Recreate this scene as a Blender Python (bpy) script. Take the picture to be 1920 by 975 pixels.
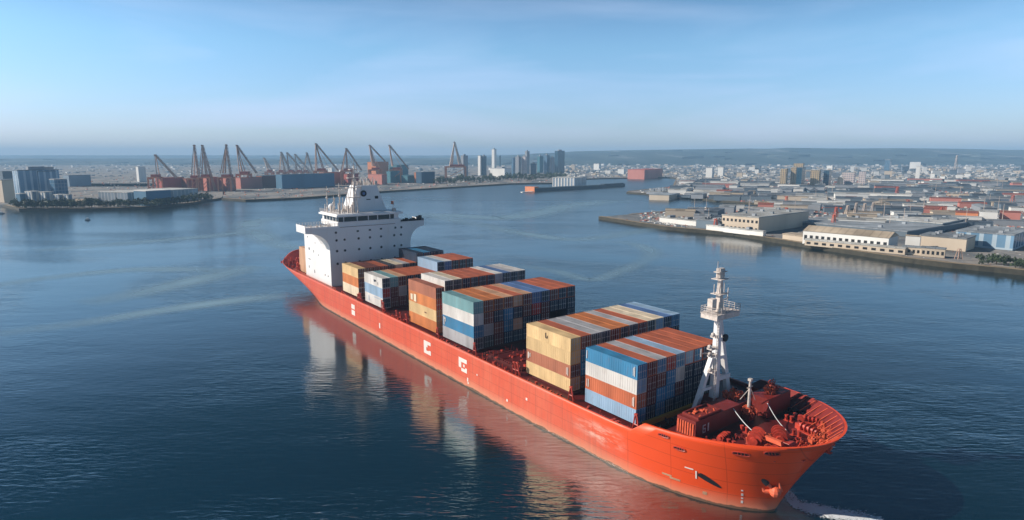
import bpy, math, random
from math import radians as R, sin, cos, pi, sqrt, atan2
from mathutils import Vector, Matrix

for o in list(bpy.data.objects): bpy.data.objects.remove(o)
SC = bpy.context.scene
COL = SC.collection

# ------------------------------------------------------------------ camera
FPX, HC, HZ = 1150.0, 53.0, 292.0            # focal length in photo pixels, camera height, horizon row
PITCH = math.atan((487.5 - HZ) / FPX)
cam = bpy.data.cameras.new('camera'); camo = bpy.data.objects.new('camera', cam); COL.objects.link(camo)
cam.lens = FPX / 1920 * 36.0; cam.sensor_width = 36.0; cam.clip_start = 0.5; cam.clip_end = 60000
camo.location = (0, 0, HC); camo.rotation_euler = (pi / 2 - PITCH, 0, 0)
SC.camera = camo

# ------------------------------------------------------------------ world and sun
SUN_DIR = Vector((-0.93, 0.03, 0.0)).normalized()      # horizontal direction towards the sun
SUN_EL = R(31)
w = bpy.data.worlds.new('World'); SC.world = w; w.use_nodes = True
nt = w.node_tree; nt.nodes.clear()
def N(nt, t, **k):
    n = nt.nodes.new(t)
    for a, b in k.items(): setattr(n, a, b)
    return n
out = N(nt, 'ShaderNodeOutputWorld'); bg = N(nt, 'ShaderNodeBackground')
sky = N(nt, 'ShaderNodeTexSky', sky_type='NISHITA')
sky.sun_disc = False; sky.sun_elevation = SUN_EL
sky.sun_rotation = math.atan2(SUN_DIR.x, SUN_DIR.y)
sky.air_density = 1.0; sky.dust_density = 0.6; sky.ozone_density = 2.2; sky.altitude = 50
bg.inputs['Strength'].default_value = 0.125
# thin high cloud veil, laid out on directions
tc = N(nt, 'ShaderNodeTexCoord'); mp = N(nt, 'ShaderNodeMapping')
mp.inputs['Scale'].default_value = (1.2, 1.2, 7.5); mp.inputs['Rotation'].default_value = (R(4), R(-3), 0)
no = N(nt, 'ShaderNodeTexNoise'); no.inputs['Scale'].default_value = 1.7; no.inputs['Detail'].default_value = 6; no.inputs['Roughness'].default_value = .5
no.inputs['Distortion'].default_value = .5
cr = N(nt, 'ShaderNodeMapRange'); cr.inputs[1].default_value = .46; cr.inputs[2].default_value = .8; cr.inputs[3].default_value = 0; cr.inputs[4].default_value = .3
mx = N(nt, 'ShaderNodeMix', data_type='RGBA'); mx.inputs[7].default_value = (5.0, 5.6, 7.2, 1)
tint = N(nt, 'ShaderNodeMix', data_type='RGBA', blend_type='MULTIPLY'); tint.inputs[0].default_value = 1
tint.inputs[7].default_value = (0.56, 0.75, 0.87, 1)
L = nt.links.new
L(tc.outputs['Generated'], mp.inputs[0]); L(mp.outputs[0], no.inputs['Vector']); L(no.outputs['Fac'], cr.inputs[0])
L(sky.outputs[0], tint.inputs[6]); L(tint.outputs[2], mx.inputs[6]); L(cr.outputs[0], mx.inputs[0])
# upper sky, mostly out of view, darkened to teal to lower fill light and reflections
sz = N(nt, 'ShaderNodeSeparateXYZ'); L(tc.outputs['Generated'], sz.inputs[0])
zr = N(nt, 'ShaderNodeMapRange'); zr.interpolation_type = 'SMOOTHSTEP'; zr.inputs[1].default_value = .15; zr.inputs[2].default_value = .40; zr.inputs[3].default_value = 0; zr.inputs[4].default_value = 1
L(sz.outputs['Z'], zr.inputs[0])
zt = N(nt, 'ShaderNodeMix', data_type='RGBA', blend_type='MULTIPLY'); zt.inputs[7].default_value = (0.004, 0.10, 0.145, 1); L(zr.outputs[0], zt.inputs[0]); L(mx.outputs[2], zt.inputs[6])
hr = N(nt, 'ShaderNodeMapRange'); hr.inputs[1].default_value = 0; hr.inputs[2].default_value = .16; hr.inputs[3].default_value = 1; hr.inputs[4].default_value = 0
L(sz.outputs['Z'], hr.inputs[0]); ht = N(nt, 'ShaderNodeMix', data_type='RGBA', blend_type='MULTIPLY'); ht.inputs[7].default_value = (1.04, 0.84, 1.06, 1); L(hr.outputs[0], ht.inputs[0]); L(zt.outputs[2], ht.inputs[6])
L(ht.outputs[2], bg.inputs['Color']); L(bg.outputs[0], out.inputs['Surface'])

sl = bpy.data.lights.new('sun', 'SUN'); so = bpy.data.objects.new('sun', sl); COL.objects.link(so)
sl.energy = 3.9; sl.angle = R(0.6); sl.color = (1.0, 0.90, 0.78)
sv = Vector((SUN_DIR.x * cos(SUN_EL), SUN_DIR.y * cos(SUN_EL), sin(SUN_EL)))
so.rotation_euler = sv.to_track_quat('Z', 'Y').to_euler(); so.location = (-200, 0, 300)

SC.view_settings.view_transform = 'Standard'; SC.view_settings.look = 'None'
SC.view_settings.exposure = 0.6; SC.view_settings.gamma = 1
SC.render.engine = 'CYCLES'
SC.cycles.volume_bounces = 1; SC.cycles.max_bounces = 5; SC.cycles.diffuse_bounces = 2; SC.cycles.glossy_bounces = 3
SC.cycles.use_denoising = True

# ------------------------------------------------------------------ helpers
def P(u, v, z=0.0):
    """world point of photo pixel (u, v) on the level z"""
    x = u - 960; yu = 487.5 - v
    fw = FPX * cos(PITCH) + yu * sin(PITCH); up = -FPX * sin(PITCH) + yu * cos(PITCH)
    t = (z - HC) / up
    return Vector((x * t, fw * t, z))
def pr(X, Y, Z):
    Z -= HC; d = Y * cos(PITCH) - Z * sin(PITCH); up = Y * sin(PITCH) + Z * cos(PITCH)
    return 960 + FPX * X / d, 487.5 - FPX * up / d
def zat(X, Y, v):
    """height above the point (X, Y) seen in photo row v"""
    a, b = -50.0, 900.0
    for _ in range(50):
        m = (a + b) / 2
        if pr(X, Y, m)[1] > v: a = m
        else: b = m
    return a
def XZ(u, v, Y):
    """x, z of photo pixel (u, v) in the upright plane at distance Y"""
    z = HC; x = 0
    for _ in range(12):
        z = zat(x, Y, v); d = Y * cos(PITCH) - (z - HC) * sin(PITCH); x = (u - 960) * d / FPX
    return x, z

def tag(o, label=None, cat=None, group=None, kind=None):
    if label: o['label'] = label
    if cat: o['category'] = cat
    if group: o['group'] = group
    if kind: o['kind'] = kind
    return o
def empty(name, loc=(0, 0, 0), rz=0.0):
    o = bpy.data.objects.new(name, None); COL.objects.link(o); o.location = loc; o.rotation_euler = (0, 0, rz)
    o.empty_display_size = .5
    return o
class MB:
    def __init__(s): s.v = []; s.f = []; s.m = []; s.uv = []
    def face(s, pts, mi=0, uv=None):
        b = len(s.v); s.v += [tuple(p) for p in pts]; s.f.append(tuple(range(b, b + len(pts)))); s.m.append(mi)
        s.uv.append(uv or [(0, 0)] * len(pts))
    def box(s, x0, x1, y0, y1, z0, z1, mi=0, M=None, top=None):
        """axis-aligned box, optional transform M, optional (inset x, inset y) of the top face"""
        ix, iy = top or (0, 0)
        c = [(x0, y0, z0), (x1, y0, z0), (x1, y1, z0), (x0, y1, z0),
             (x0 + ix, y0 + iy, z1), (x1 - ix, y0 + iy, z1), (x1 - ix, y1 - iy, z1), (x0 + ix, y1 - iy, z1)]
        if M is not None: c = [tuple(M @ Vector(p)) for p in c]
        w, d, h = x1 - x0, y1 - y0, z1 - z0
        for q, (a, b) in (((3, 2, 1, 0), (w, d)), ((4, 5, 6, 7), (w, d)), ((0, 1, 5, 4), (w, h)), ((1, 2, 6, 5), (d, h)), ((2, 3, 7, 6), (w, h)), ((3, 0, 4, 7), (d, h))):
            s.face([c[i] for i in q], mi, [(0, 0), (a, 0), (a, b), (0, b)])
        return s
    def bar(s, p0, p1, r, n=6, r1=None, mi=0):
        p0 = Vector(p0); p1 = Vector(p1); r1 = r if r1 is None else r1
        d = (p1 - p0)
        if d.length < 1e-6: return s
        q = d.to_track_quat('Z', 'Y')
        A = [p0 + q @ Vector((cos(2 * pi * i / n + pi / n) * r, sin(2 * pi * i / n + pi / n) * r, 0)) for i in range(n)]
        B = [p1 + q @ Vector((cos(2 * pi * i / n + pi / n) * r1, sin(2 * pi * i / n + pi / n) * r1, 0)) for i in range(n)]
        for i in range(n):
            j = (i + 1) % n; s.face((A[i], A[j], B[j], B[i]), mi)
        s.face(A[::-1], mi); s.face(B, mi)
        return s
    def prism(s, poly, z0, z1, mi=0, cap=True, mt=None):
        n = len(poly); A = [(p[0], p[1], z0) for p in poly]; B = [(p[0], p[1], z1) for p in poly]
        acc = 0
        for i in range(n):
            j = (i + 1) % n; l = sqrt((poly[i][0] - poly[j][0]) ** 2 + (poly[i][1] - poly[j][1]) ** 2)
            s.face((A[i], A[j], B[j], B[i]), mi, [(acc, 0), (acc + l, 0), (acc + l, z1 - z0), (acc, z1 - z0)]); acc += l
        if cap:
            s.face(B, mi if mt is None else mt); s.face(A[::-1], mi)
        return s
    def sphere(s, c, r, n=8, k=5, mi=0, sz=1.0):
        c = Vector(c)
        def q(i, j):
            a = 2 * pi * i / n; b = pi * j / k
            return c + Vector((r * sin(b) * cos(a), r * sin(b) * sin(a), r * cos(b) * sz))
        for j in range(k):
            for i in range(n):
                if j == 0: s.face((q(0, 0), q(i, 1), q(i + 1, 1)), mi)
                elif j == k - 1: s.face((q(i, j), q(0, k), q(i + 1, j)), mi)
                else: s.face((q(i, j), q(i, j + 1), q(i + 1, j + 1), q(i + 1, j)), mi)
        return s
    def mesh(s, name, mats, smooth=False):
        me = bpy.data.meshes.new(name); me.from_pydata(s.v, [], s.f)
        if not isinstance(mats, (list, tuple)): mats = [mats]
        for m in mats: me.materials.append(m)
        me.polygons.foreach_set('material_index', s.m)
        ul = me.uv_layers.new(name='uv'); flat = [c for f in s.uv for p in f for c in p]
        ul.data.foreach_set('uv', flat)
        if smooth: me.polygons.foreach_set('use_smooth', [True] * len(me.polygons))
        me.update(); return me
    def build(s, name, mats, parent=None, smooth=False, weld=False, loc=None, rz=None):
        me = s.mesh(name, mats, smooth)
        if weld:
            import bmesh
            bm = bmesh.new(); bm.from_mesh(me); bmesh.ops.remove_doubles(bm, verts=bm.verts, dist=1e-4)
            bmesh.ops.recalc_face_normals(bm, faces=bm.faces); bm.to_mesh(me); bm.free()
        o = bpy.data.objects.new(name, me); COL.objects.link(o); o.parent = parent
        if loc is not None: o.location = loc
        if rz is not None: o.rotation_euler = (0, 0, rz)
        return o
def link_mesh(name, me, parent=None, loc=None):
    o = bpy.data.objects.new(name, me); COL.objects.link(o); o.parent = parent
    if loc is not None: o.location = loc
    return o

# ------------------------------------------------------------------ materials
def mat(name, rgb, rough=.6, metal=0.0, var=.18, scale=.35, dirt=None, dirt_amt=.35, streak=True, rnd=.1, spec=.4, bump=0.0):
    m = bpy.data.materials.new(name); m.use_nodes = True; nt = m.node_tree; b = nt.nodes['Principled BSDF']; L = nt.links.new
    b.inputs['Roughness'].default_value = rough; b.inputs['Metallic'].default_value = metal; b.inputs['Specular IOR Level'].default_value = spec
    tc = N(nt, 'ShaderNodeTexCoord')
    n1 = N(nt, 'ShaderNodeTexNoise'); n1.inputs['Scale'].default_value = scale; n1.inputs['Detail'].default_value = 5
    mp = N(nt, 'ShaderNodeMapping'); mp.inputs['Scale'].default_value = (1, 1, .25 if streak else 1)
    oi = N(nt, 'ShaderNodeObjectInfo'); ad = N(nt, 'ShaderNodeVectorMath', operation='ADD')
    ml = N(nt, 'ShaderNodeMath', operation='MULTIPLY'); ml.inputs[1].default_value = 57.0
    L(oi.outputs['Random'], ml.inputs[0]); L(tc.outputs['Object'], ad.inputs[0]); L(ml.outputs[0], ad.inputs[1])
    L(ad.outputs[0], mp.inputs[0]); L(mp.outputs[0], n1.inputs['Vector'])
    r1 = N(nt, 'ShaderNodeMapRange'); r1.inputs[1].default_value = .3; r1.inputs[2].default_value = .7
    r1.inputs[3].default_value = 1 - var; r1.inputs[4].default_value = 1 + var
    L(n1.outputs['Fac'], r1.inputs[0])
    r2 = N(nt, 'ShaderNodeMapRange'); r2.inputs[3].default_value = 1 - rnd; r2.inputs[4].default_value = 1 + rnd
    L(oi.outputs['Random'], r2.inputs[0])
    mm = N(nt, 'ShaderNodeMath', operation='MULTIPLY'); L(r1.outputs[0], mm.inputs[0]); L(r2.outputs[0], mm.inputs[1])
    cm = N(nt, 'ShaderNodeVectorMath', operation='SCALE'); cm.inputs[0].default_value = rgb[:3]; L(mm.outputs[0], cm.inputs['Scale'])
    last = cm.outputs[0]
    if dirt:
        n2 = N(nt, 'ShaderNodeTexNoise'); n2.inputs['Scale'].default_value = scale * 4; n2.inputs['Detail'].default_value = 8; n2.inputs['Roughness'].default_value = .65
        L(mp.outputs[0], n2.inputs['Vector'])
        r3 = N(nt, 'ShaderNodeMapRange'); r3.inputs[1].default_value = .52; r3.inputs[2].default_value = .78; r3.inputs[3].default_value = 0; r3.inputs[4].default_value = dirt_amt
        L(n2.outputs['Fac'], r3.inputs[0])
        x = N(nt, 'ShaderNodeMix', data_type='RGBA'); L(r3.outputs[0], x.inputs[0]); L(last, x.inputs[6]); x.inputs[7].default_value = (*dirt[:3], 1)
        last = x.outputs[2]
    L(last, b.inputs['Base Color'])
    if bump:
        bp = N(nt, 'ShaderNodeBump'); bp.inputs['Strength'].default_value = bump; bp.inputs['Distance'].default_value = .1
        L(n1.outputs['Fac'], bp.inputs['Height']); L(bp.outputs[0], b.inputs['Normal'])
    return m
def grid_mat(name, wall, win, cw=3.0, ch=3.3, mort=.9, rough=.5, band=False, metal=0.0):
    """facade: window grid laid out in metres on the uv of each wall"""
    m = bpy.data.materials.new(name); m.use_nodes = True; nt = m.node_tree; b = nt.nodes['Principled BSDF']; L = nt.links.new
    uv = N(nt, 'ShaderNodeUVMap'); br = N(nt, 'ShaderNodeTexBrick'); br.offset = 0; br.squash = 1
    br.inputs['Scale'].default_value = 1; br.inputs['Brick Width'].default_value = cw; br.inputs['Row Height'].default_value = ch
    br.inputs['Mortar Size'].default_value = mort / 2; br.inputs['Mortar Smooth'].default_value = .1
    br.inputs['Color1'].default_value = (*win, 1); br.inputs['Color2'].default_value = (*[min(1, c * 1.6 + .01) for c in win], 1)
    br.inputs['Mortar'].default_value = (*wall, 1)
    L(uv.outputs[0], br.inputs['Vector'])
    no = N(nt, 'ShaderNodeTexNoise'); no.inputs['Scale'].default_value = .08; tc = N(nt, 'ShaderNodeTexCoord'); L(tc.outputs['Object'], no.inputs['Vector'])
    r = N(nt, 'ShaderNodeMapRange'); r.inputs[3].default_value = .8; r.inputs[4].default_value = 1.2; L(no.outputs['Fac'], r.inputs[0])
    sc = N(nt, 'ShaderNodeVectorMath', operation='SCALE'); L(br.outputs['Color'], sc.inputs[0]); L(r.outputs[0], sc.inputs['Scale'])
    L(sc.outputs[0], b.inputs['Base Color']); b.inputs['Roughness'].default_value = rough; b.inputs['Metallic'].default_value = metal
    r2 = N(nt, 'ShaderNodeMapRange'); r2.inputs[3].default_value = .15; r2.inputs[4].default_value = rough; L(br.outputs['Fac'], r2.inputs[0]); L(r2.outputs[0], b.inputs['Roughness'])
    return m
RUST = (.16, .06, .03)
C = {}
def cc(k, rgb, **kw):
    kw.setdefault('dirt', RUST); kw.setdefault('dirt_amt', .45); kw.setdefault('var', .22); C[k] = mat('paint_' + k, rgb, rough=.55, **kw)
cc('blue', (.035, .19, .36)); cc('navy', (.008, .026, .06)); cc('light_blue', (.26, .39, .54)); cc('white', (.62, .60, .58))
cc('grey', (.38, .38, .40)); cc('rust', (.44, .115, .05)); cc('orange', (.52, .17, .05)); cc('yellow', (.64, .45, .23)); cc('umber', (.36, .13, .075)); cc('brown', (.15, .045, .03))
cc('dark_red', (.12, .02, .018)); cc('red', (.42, .035, .025)); cc('teal', (.17, .34, .37)); cc('tan', (.52, .30, .18)); cc('cream', (.66, .56, .42)); cc('charcoal', (.05, .055, .065))
cc('steel_blue', (.09, .17, .36))
M = {}
M['white'] = mat('ship_white', (.76, .76, .77), rough=.45, var=.06, scale=.15, dirt=(.45, .36, .28), dirt_amt=.25)
M['glass'] = mat('dark_glass', (.02, .025, .03), rough=.12, var=.05)
M['dark'] = mat('dark_opening_and_shadow', (.012, .013, .016), rough=.5)
M['deckred'] = mat('deck_red', (.085, .008, .008), rough=.5, var=.3, scale=.5, streak=False, dirt=(.06, .02, .02), dirt_amt=.6)
M['gear'] = mat('gear_red', (.45, .05, .03), rough=.45, var=.35, scale=1.2, streak=False, dirt=(.06, .015, .012), dirt_amt=.75)
M['gearlight'] = mat('gear_orange', (.70, .13, .06), rough=.45, var=.2, scale=1.2, streak=False, dirt=(.3, .05, .03), dirt_amt=.5)
M['yellowline'] = mat('coaming_yellow', (.5, .33, .05), rough=.6)
M['mark'] = mat('hull_mark_white', (.72, .66, .62), rough=.6, var=.1)
M['black'] = mat('black_rubber', (.015, .015, .017), rough=.7)
M['steel'] = mat('galvanised_steel', (.5, .52, .55), rough=.4, metal=.6)
M['rope'] = mat('mooring_rope', (.62, .64, .66), rough=.9)
M['rail'] = mat('white_rail', (.7, .68, .66), rough=.5)
M['rustwhite'] = mat('weathered_white', (.6, .54, .5), rough=.55, var=.25, scale=1.5, streak=False, dirt=(.35, .12, .07), dirt_amt=.6)
# ------------------------------------------------------------------ ship frame
AZ = R(36.5)
O = P(1190, 800, 8.0); O.z = 0
SHIP_RZ = -(pi / 2 - AZ)
bv = Vector((sin(AZ), -cos(AZ), 0)); qv = Vector((cos(AZ), sin(AZ), 0))
def S(s, t, z=0.0): return O + bv * s + qv * t + Vector((0, 0, z))
# ================================================================== water, land, sky air
def water_mat():
    m = bpy.data.materials.new('harbour_water'); m.use_nodes = True; nt = m.node_tree; b = nt.nodes['Principled BSDF']; L = nt.links.new
    b.inputs['IOR'].default_value = 3.3
    tc = N(nt, 'ShaderNodeTexCoord')
    def noise(sc, stretch, rot, det, dist=0.0):
        mp = N(nt, 'ShaderNodeMapping'); mp.inputs['Rotation'].default_value = (0, 0, R(rot)); mp.inputs['Scale'].default_value = (stretch, 1, 1)
        L(tc.outputs['Object'], mp.inputs[0]); n = N(nt, 'ShaderNodeTexNoise'); n.inputs['Scale'].default_value = sc
        n.inputs['Detail'].default_value = det; n.inputs['Distortion'].default_value = dist; L(mp.outputs[0], n.inputs['Vector']); return n.outputs['Fac']
    a = noise(1.15, .28, 14, 3, .4); b2 = noise(.22, .45, -14, 3, .4); c = noise(.05, .5, 6, 2); big = noise(.006, .35, 20, 4, 2.2); big2 = noise(.0016, .6, -30, 3, 1.2)
    def mathn(op, x, y):
        n = N(nt, 'ShaderNodeMath', operation=op)
        for i, q in enumerate((x, y)):
            if isinstance(q, (int, float)): n.inputs[i].default_value = q
            else: L(q, n.inputs[i])
        return n.outputs[0]
    h = mathn('ADD', mathn('MULTIPLY', a, .27), mathn('ADD', mathn('MULTIPLY', b2, .34), mathn('MULTIPLY', c, .9)))
    mr = N(nt, 'ShaderNodeMapRange'); mr.inputs[1].default_value = .38; mr.inputs[2].default_value = .62; mr.inputs[3].default_value = .42; mr.inputs[4].default_value = 1.0
    fil = noise(.0042, .55, 35, 2, 3.2); ridge_ = mathn('MULTIPLY', mathn('ABSOLUTE', mathn('SUBTRACT', fil, .5), 0), 9.0)
    cut = N(nt, 'ShaderNodeClamp'); L(ridge_, cut.inputs[0]); cut.inputs[1].default_value = .35
    L(mathn('ADD', mathn('MULTIPLY', big, .6), mathn('MULTIPLY', big2, .4)), mr.inputs[0])
    mrs = mathn('MULTIPLY', mr.outputs[0], cut.outputs[0])
    bp = N(nt, 'ShaderNodeBump'); bp.inputs['Distance'].default_value = 1.0; L(h, bp.inputs['Height'])
    L(mathn('MULTIPLY', mrs, .6), bp.inputs['Strength']); L(bp.outputs[0], b.inputs['Normal'])
    rr = N(nt, 'ShaderNodeMapRange'); rr.inputs[1].default_value = .35; rr.inputs[2].default_value = 1; rr.inputs[3].default_value = .09; rr.inputs[4].default_value = .14
    L(mr.outputs[0], rr.inputs[0]); sy = N(nt, 'ShaderNodeSeparateXYZ'); L(tc.outputs['Object'], sy.inputs[0]); ry = N(nt, 'ShaderNodeMapRange')
    for i, q in enumerate((230, 900, 0, .2)): ry.inputs[i + 1].default_value = q
    L(sy.outputs['Y'], ry.inputs[0]); L(mathn('ADD', rr.outputs[0], ry.outputs[0]), b.inputs['Roughness'])
    mix = N(nt, 'ShaderNodeMix', data_type='RGBA'); mix.inputs[6].default_value = (.0001, .011, .015, 1); mix.inputs[7].default_value = (.0001, .015, .020, 1)
    L(mr.outputs[0], mix.inputs[0]); L(mix.outputs[2], b.inputs['Base Color'])
    return m
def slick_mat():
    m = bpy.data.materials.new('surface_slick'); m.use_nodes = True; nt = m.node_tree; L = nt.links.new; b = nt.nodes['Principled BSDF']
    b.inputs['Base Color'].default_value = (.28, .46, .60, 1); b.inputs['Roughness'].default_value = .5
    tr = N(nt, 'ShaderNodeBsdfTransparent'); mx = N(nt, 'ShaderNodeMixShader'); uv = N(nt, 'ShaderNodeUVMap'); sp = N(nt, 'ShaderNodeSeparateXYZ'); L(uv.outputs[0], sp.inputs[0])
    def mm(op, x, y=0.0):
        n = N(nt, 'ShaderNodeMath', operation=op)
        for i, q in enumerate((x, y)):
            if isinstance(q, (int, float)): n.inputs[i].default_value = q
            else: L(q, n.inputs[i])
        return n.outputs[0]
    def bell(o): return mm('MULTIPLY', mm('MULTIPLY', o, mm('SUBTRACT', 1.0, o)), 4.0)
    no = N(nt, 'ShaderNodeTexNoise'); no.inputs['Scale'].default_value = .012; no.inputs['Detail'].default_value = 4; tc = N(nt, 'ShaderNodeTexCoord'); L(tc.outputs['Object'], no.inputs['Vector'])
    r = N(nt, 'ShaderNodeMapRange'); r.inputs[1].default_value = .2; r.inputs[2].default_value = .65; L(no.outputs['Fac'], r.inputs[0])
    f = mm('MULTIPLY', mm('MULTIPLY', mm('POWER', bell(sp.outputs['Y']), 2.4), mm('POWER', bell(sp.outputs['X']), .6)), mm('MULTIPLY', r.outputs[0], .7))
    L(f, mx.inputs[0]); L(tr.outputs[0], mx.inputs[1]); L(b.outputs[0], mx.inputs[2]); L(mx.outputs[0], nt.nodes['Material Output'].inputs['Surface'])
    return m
FAR = 9800
mb = MB(); mb.face([(-FAR, -700, 0), (FAR, -700, 0), (FAR, FAR, 0), (-FAR, FAR, 0)])
water = tag(mb.build('water', water_mat()), kind='structure')

SLICK = slick_mat()
SLN = 0
def slick(pts, w0):
    global SLN
    SLN += 1
    q = [P(u, v, 0) for u, v in pts]; sm_ = []
    for i in range(len(q) - 1):                      # Catmull-Rom through the photo points
        p0, p1, p2, p3 = q[max(0, i - 1)], q[i], q[i + 1], q[min(len(q) - 1, i + 2)]
        for k in range(10):
            t = k / 10; sm_.append(.5 * ((2 * p1) + (p2 - p0) * t + (2 * p0 - 5 * p1 + 4 * p2 - p3) * t * t + (3 * p1 - p0 - 3 * p2 + p3) * t ** 3))
    sm_.append(q[-1]); mb = MB(); n = len(sm_)
    for i in range(n - 1):
        a, b_ = sm_[i], sm_[i + 1]; d = (b_ - a).normalized(); nn = Vector((-d.y, d.x, 0)); z = Vector((0, 0, .012 + .004 * SLN))
        d2 = (sm_[min(n - 1, i + 2)] - b_).normalized() if i < n - 2 else d; n2 = Vector((-d2.y, d2.x, 0))
        wa, wb = 2.0 * w0 * (a.y / 300), 2.0 * w0 * (b_.y / 300)
        mb.face((a - nn * wa + z, b_ - n2 * wb + z, b_ + n2 * wb + z, a + nn * wa + z), 0, [(i / (n - 1), 0), ((i + 1) / (n - 1), 0), ((i + 1) / (n - 1), 1), (i / (n - 1), 1)])
    o = mb.build('surface_slick', SLICK); tag(o, 'pale curved slick of fine foam drifting on the harbour water', None, None, 'stuff')
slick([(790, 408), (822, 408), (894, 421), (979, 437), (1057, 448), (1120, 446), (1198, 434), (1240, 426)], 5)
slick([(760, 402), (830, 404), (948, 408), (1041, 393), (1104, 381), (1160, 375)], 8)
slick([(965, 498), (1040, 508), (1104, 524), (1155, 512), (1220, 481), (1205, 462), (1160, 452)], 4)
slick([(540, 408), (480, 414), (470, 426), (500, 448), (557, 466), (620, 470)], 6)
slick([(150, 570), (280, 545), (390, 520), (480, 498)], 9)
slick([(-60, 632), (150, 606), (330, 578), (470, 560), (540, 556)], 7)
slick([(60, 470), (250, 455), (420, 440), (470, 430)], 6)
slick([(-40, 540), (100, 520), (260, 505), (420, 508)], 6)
def ground_mat(name, cols, sc=.02, rough=.9):
    m = bpy.data.materials.new(name); m.use_nodes = True; nt = m.node_tree; b = nt.nodes['Principled BSDF']; L = nt.links.new
    tc = N(nt, 'ShaderNodeTexCoord'); mp = N(nt, 'ShaderNodeMapping'); mp.inputs['Rotation'].default_value = (0, 0, R(32)); mp.inputs['Scale'].default_value = (1, .3, 1)
    L(tc.outputs['Object'], mp.inputs[0])
    n = N(nt, 'ShaderNodeTexNoise'); n.inputs['Scale'].default_value = sc; n.inputs['Detail'].default_value = 9; n.inputs['Roughness'].default_value = .65; L(mp.outputs[0], n.inputs['Vector'])
    r = N(nt, 'ShaderNodeValToRGB'); e = r.color_ramp.elements
    while len(e) < len(cols): e.new(.5)
    for i, c in enumerate(cols): e[i].position = .32 + .36 * i / (len(cols) - 1); e[i].color = (*c, 1)
    L(n.outputs['Fac'], r.inputs[0]); L(r.outputs[0], b.inputs['Base Color']); b.inputs['Roughness'].default_value = rough
    b.inputs['Specular IOR Level'].default_value = .2
    return m
G_yard = ground_mat('yard_ground', [(.07, .08, .09), (.16, .17, .18), (.30, .28, .26), (.14, .13, .12)], .03)
G_quay = mat('quay_stone', (.27, .21, .14), rough=.9, var=.35, scale=.3, streak=False, dirt=(.05, .045, .03), dirt_amt=.8)
G_wet = mat('wet_quay_wall', (.045, .042, .03), rough=.8, var=.3, scale=.4, streak=False)
G_far = ground_mat('far_land', [(.02, .04, .045), (.05, .07, .075), (.09, .11, .11), (.03, .05, .05), (.15, .17, .17)], .004)
G_green = ground_mat('shore_green', [(.05, .07, .04), (.10, .11, .07), (.19, .17, .12), (.07, .08, .05)], .03)
def land(name, shore, back, top, z=2.5, quay=None, wall=None, lip=3.0):
    """shore: photo pixels along the water line, left to right; back: closing photo pixels; a quay strip follows the shore"""
    pts = [P(u, v, 0) for u, v in shore]
    rear = [P(u, v, 0) if v is not None else Vector(u + (0,)) for u, v in back]
    m1 = MB(); m1.prism([(p.x, p.y) for p in pts + rear], -2, z, 0, mt=0)
    o = m1.build(name, top); tag(o, kind='structure')
    return o, pts
def strip(name, pts, z0, z1, off_in, off_out, m, mt=None):
    """a kerb-like strip along the points"""
    L_, R_ = [], []
    for i, p in enumerate(pts):
        a = pts[max(0, i - 1)]; b_ = pts[min(len(pts) - 1, i + 1)]; d = (b_ - a).normalized(); n = Vector((-d.y, d.x, 0))
        L_.append(p + n * off_in); R_.append(p - n * off_out)
    m1 = MB()
    for i in range(len(pts) - 1):
        a, b_, c, d = R_[i], R_[i + 1], L_[i + 1], L_[i]
        up = [Vector((q.x, q.y, z1)) for q in (a, b_, c, d)]; dn = [Vector((q.x, q.y, z0)) for q in (a, b_, c, d)]
        m1.face(up, 0); m1.face((dn[0], dn[1], up[1], up[0]), 1); m1.face((dn[2], dn[3], up[3], up[2]), 0)
        if i == 0: m1.face((dn[3], dn[0], up[0], up[3]), 1)
        if i == len(pts) - 2: m1.face((dn[1], dn[2], up[2], up[1]), 1)
    return m1.build(name, [m, mt or m])
def wob(pts, n, amp, seed=1):
    rnd = random.Random(seed); o = []
    for i in range(len(pts) - 1):
        for k in range(n):
            f = k / n; p = pts[i].lerp(pts[i + 1], f)
            o.append(p + Vector((rnd.uniform(-amp, amp), rnd.uniform(-amp, amp), 0)))
    o.append(pts[-1]); return o
# left promontory with the glass blocks
sh = [(10, 388), (40, 395), (150, 395), (240, 393), (300, 390), (360, 383), (415, 374)]
o, pl = land('land_left', sh, [(425, 360), (430, 346), (120, 346), (-700, 352), (-700, 386), (-80, 384)], G_yard, 2.0)
tag(strip('quay_left', wob(pl, 4, .6), -1, 2.4, 2.5, 1.2, G_quay, G_wet), kind='structure')
# container port shore
sh = [(418, 375), (462, 378), (560, 374), (650, 367), (720, 361), (800, 356), (880, 351), (960, 346), (1040, 345), (1052, 339), (1120, 336), (1180, 335), (1250, 334), (1268, 336)]
o, pc = land('land_port', sh, [(1275, 318), (3300, 318), (3300, 306), (-900, 306), (-900, 352), (418, 352)], G_yard, 2.0)
tag(strip('quay_port', wob(pc, 4, .8, 3), -1, 2.5, 4, 1.2, G_quay, G_wet), kind='structure')
# right hand peninsula
sh = [(1268, 337), (1262, 352), (1180, 361), (1176, 363), (1222, 366), (1300, 374), (1345, 379), (1440, 386), (1420, 391), (1330, 394), (1260, 399), (1180, 406), (1124, 411), (1180, 420), (1250, 431), (1380, 443), (1500, 462), (1640, 484), (1760, 500), (1920, 516), (2300, 560)]
o, prr = land('land_right', sh, [(2900, 600), (3600, 420), (3600, 319), (1275, 319)], G_yard, 2.0)
tag(strip('quay_right', wob(prr[12:], 6, .5, 5), -1, 2.5, 3.2, 1.0, G_quay, G_wet), kind='structure')
tag(strip('quay_basin', wob(prr[:12], 4, .5, 6), -1, 2.35, 2.5, .8, G_quay, G_wet), kind='structure')
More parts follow.
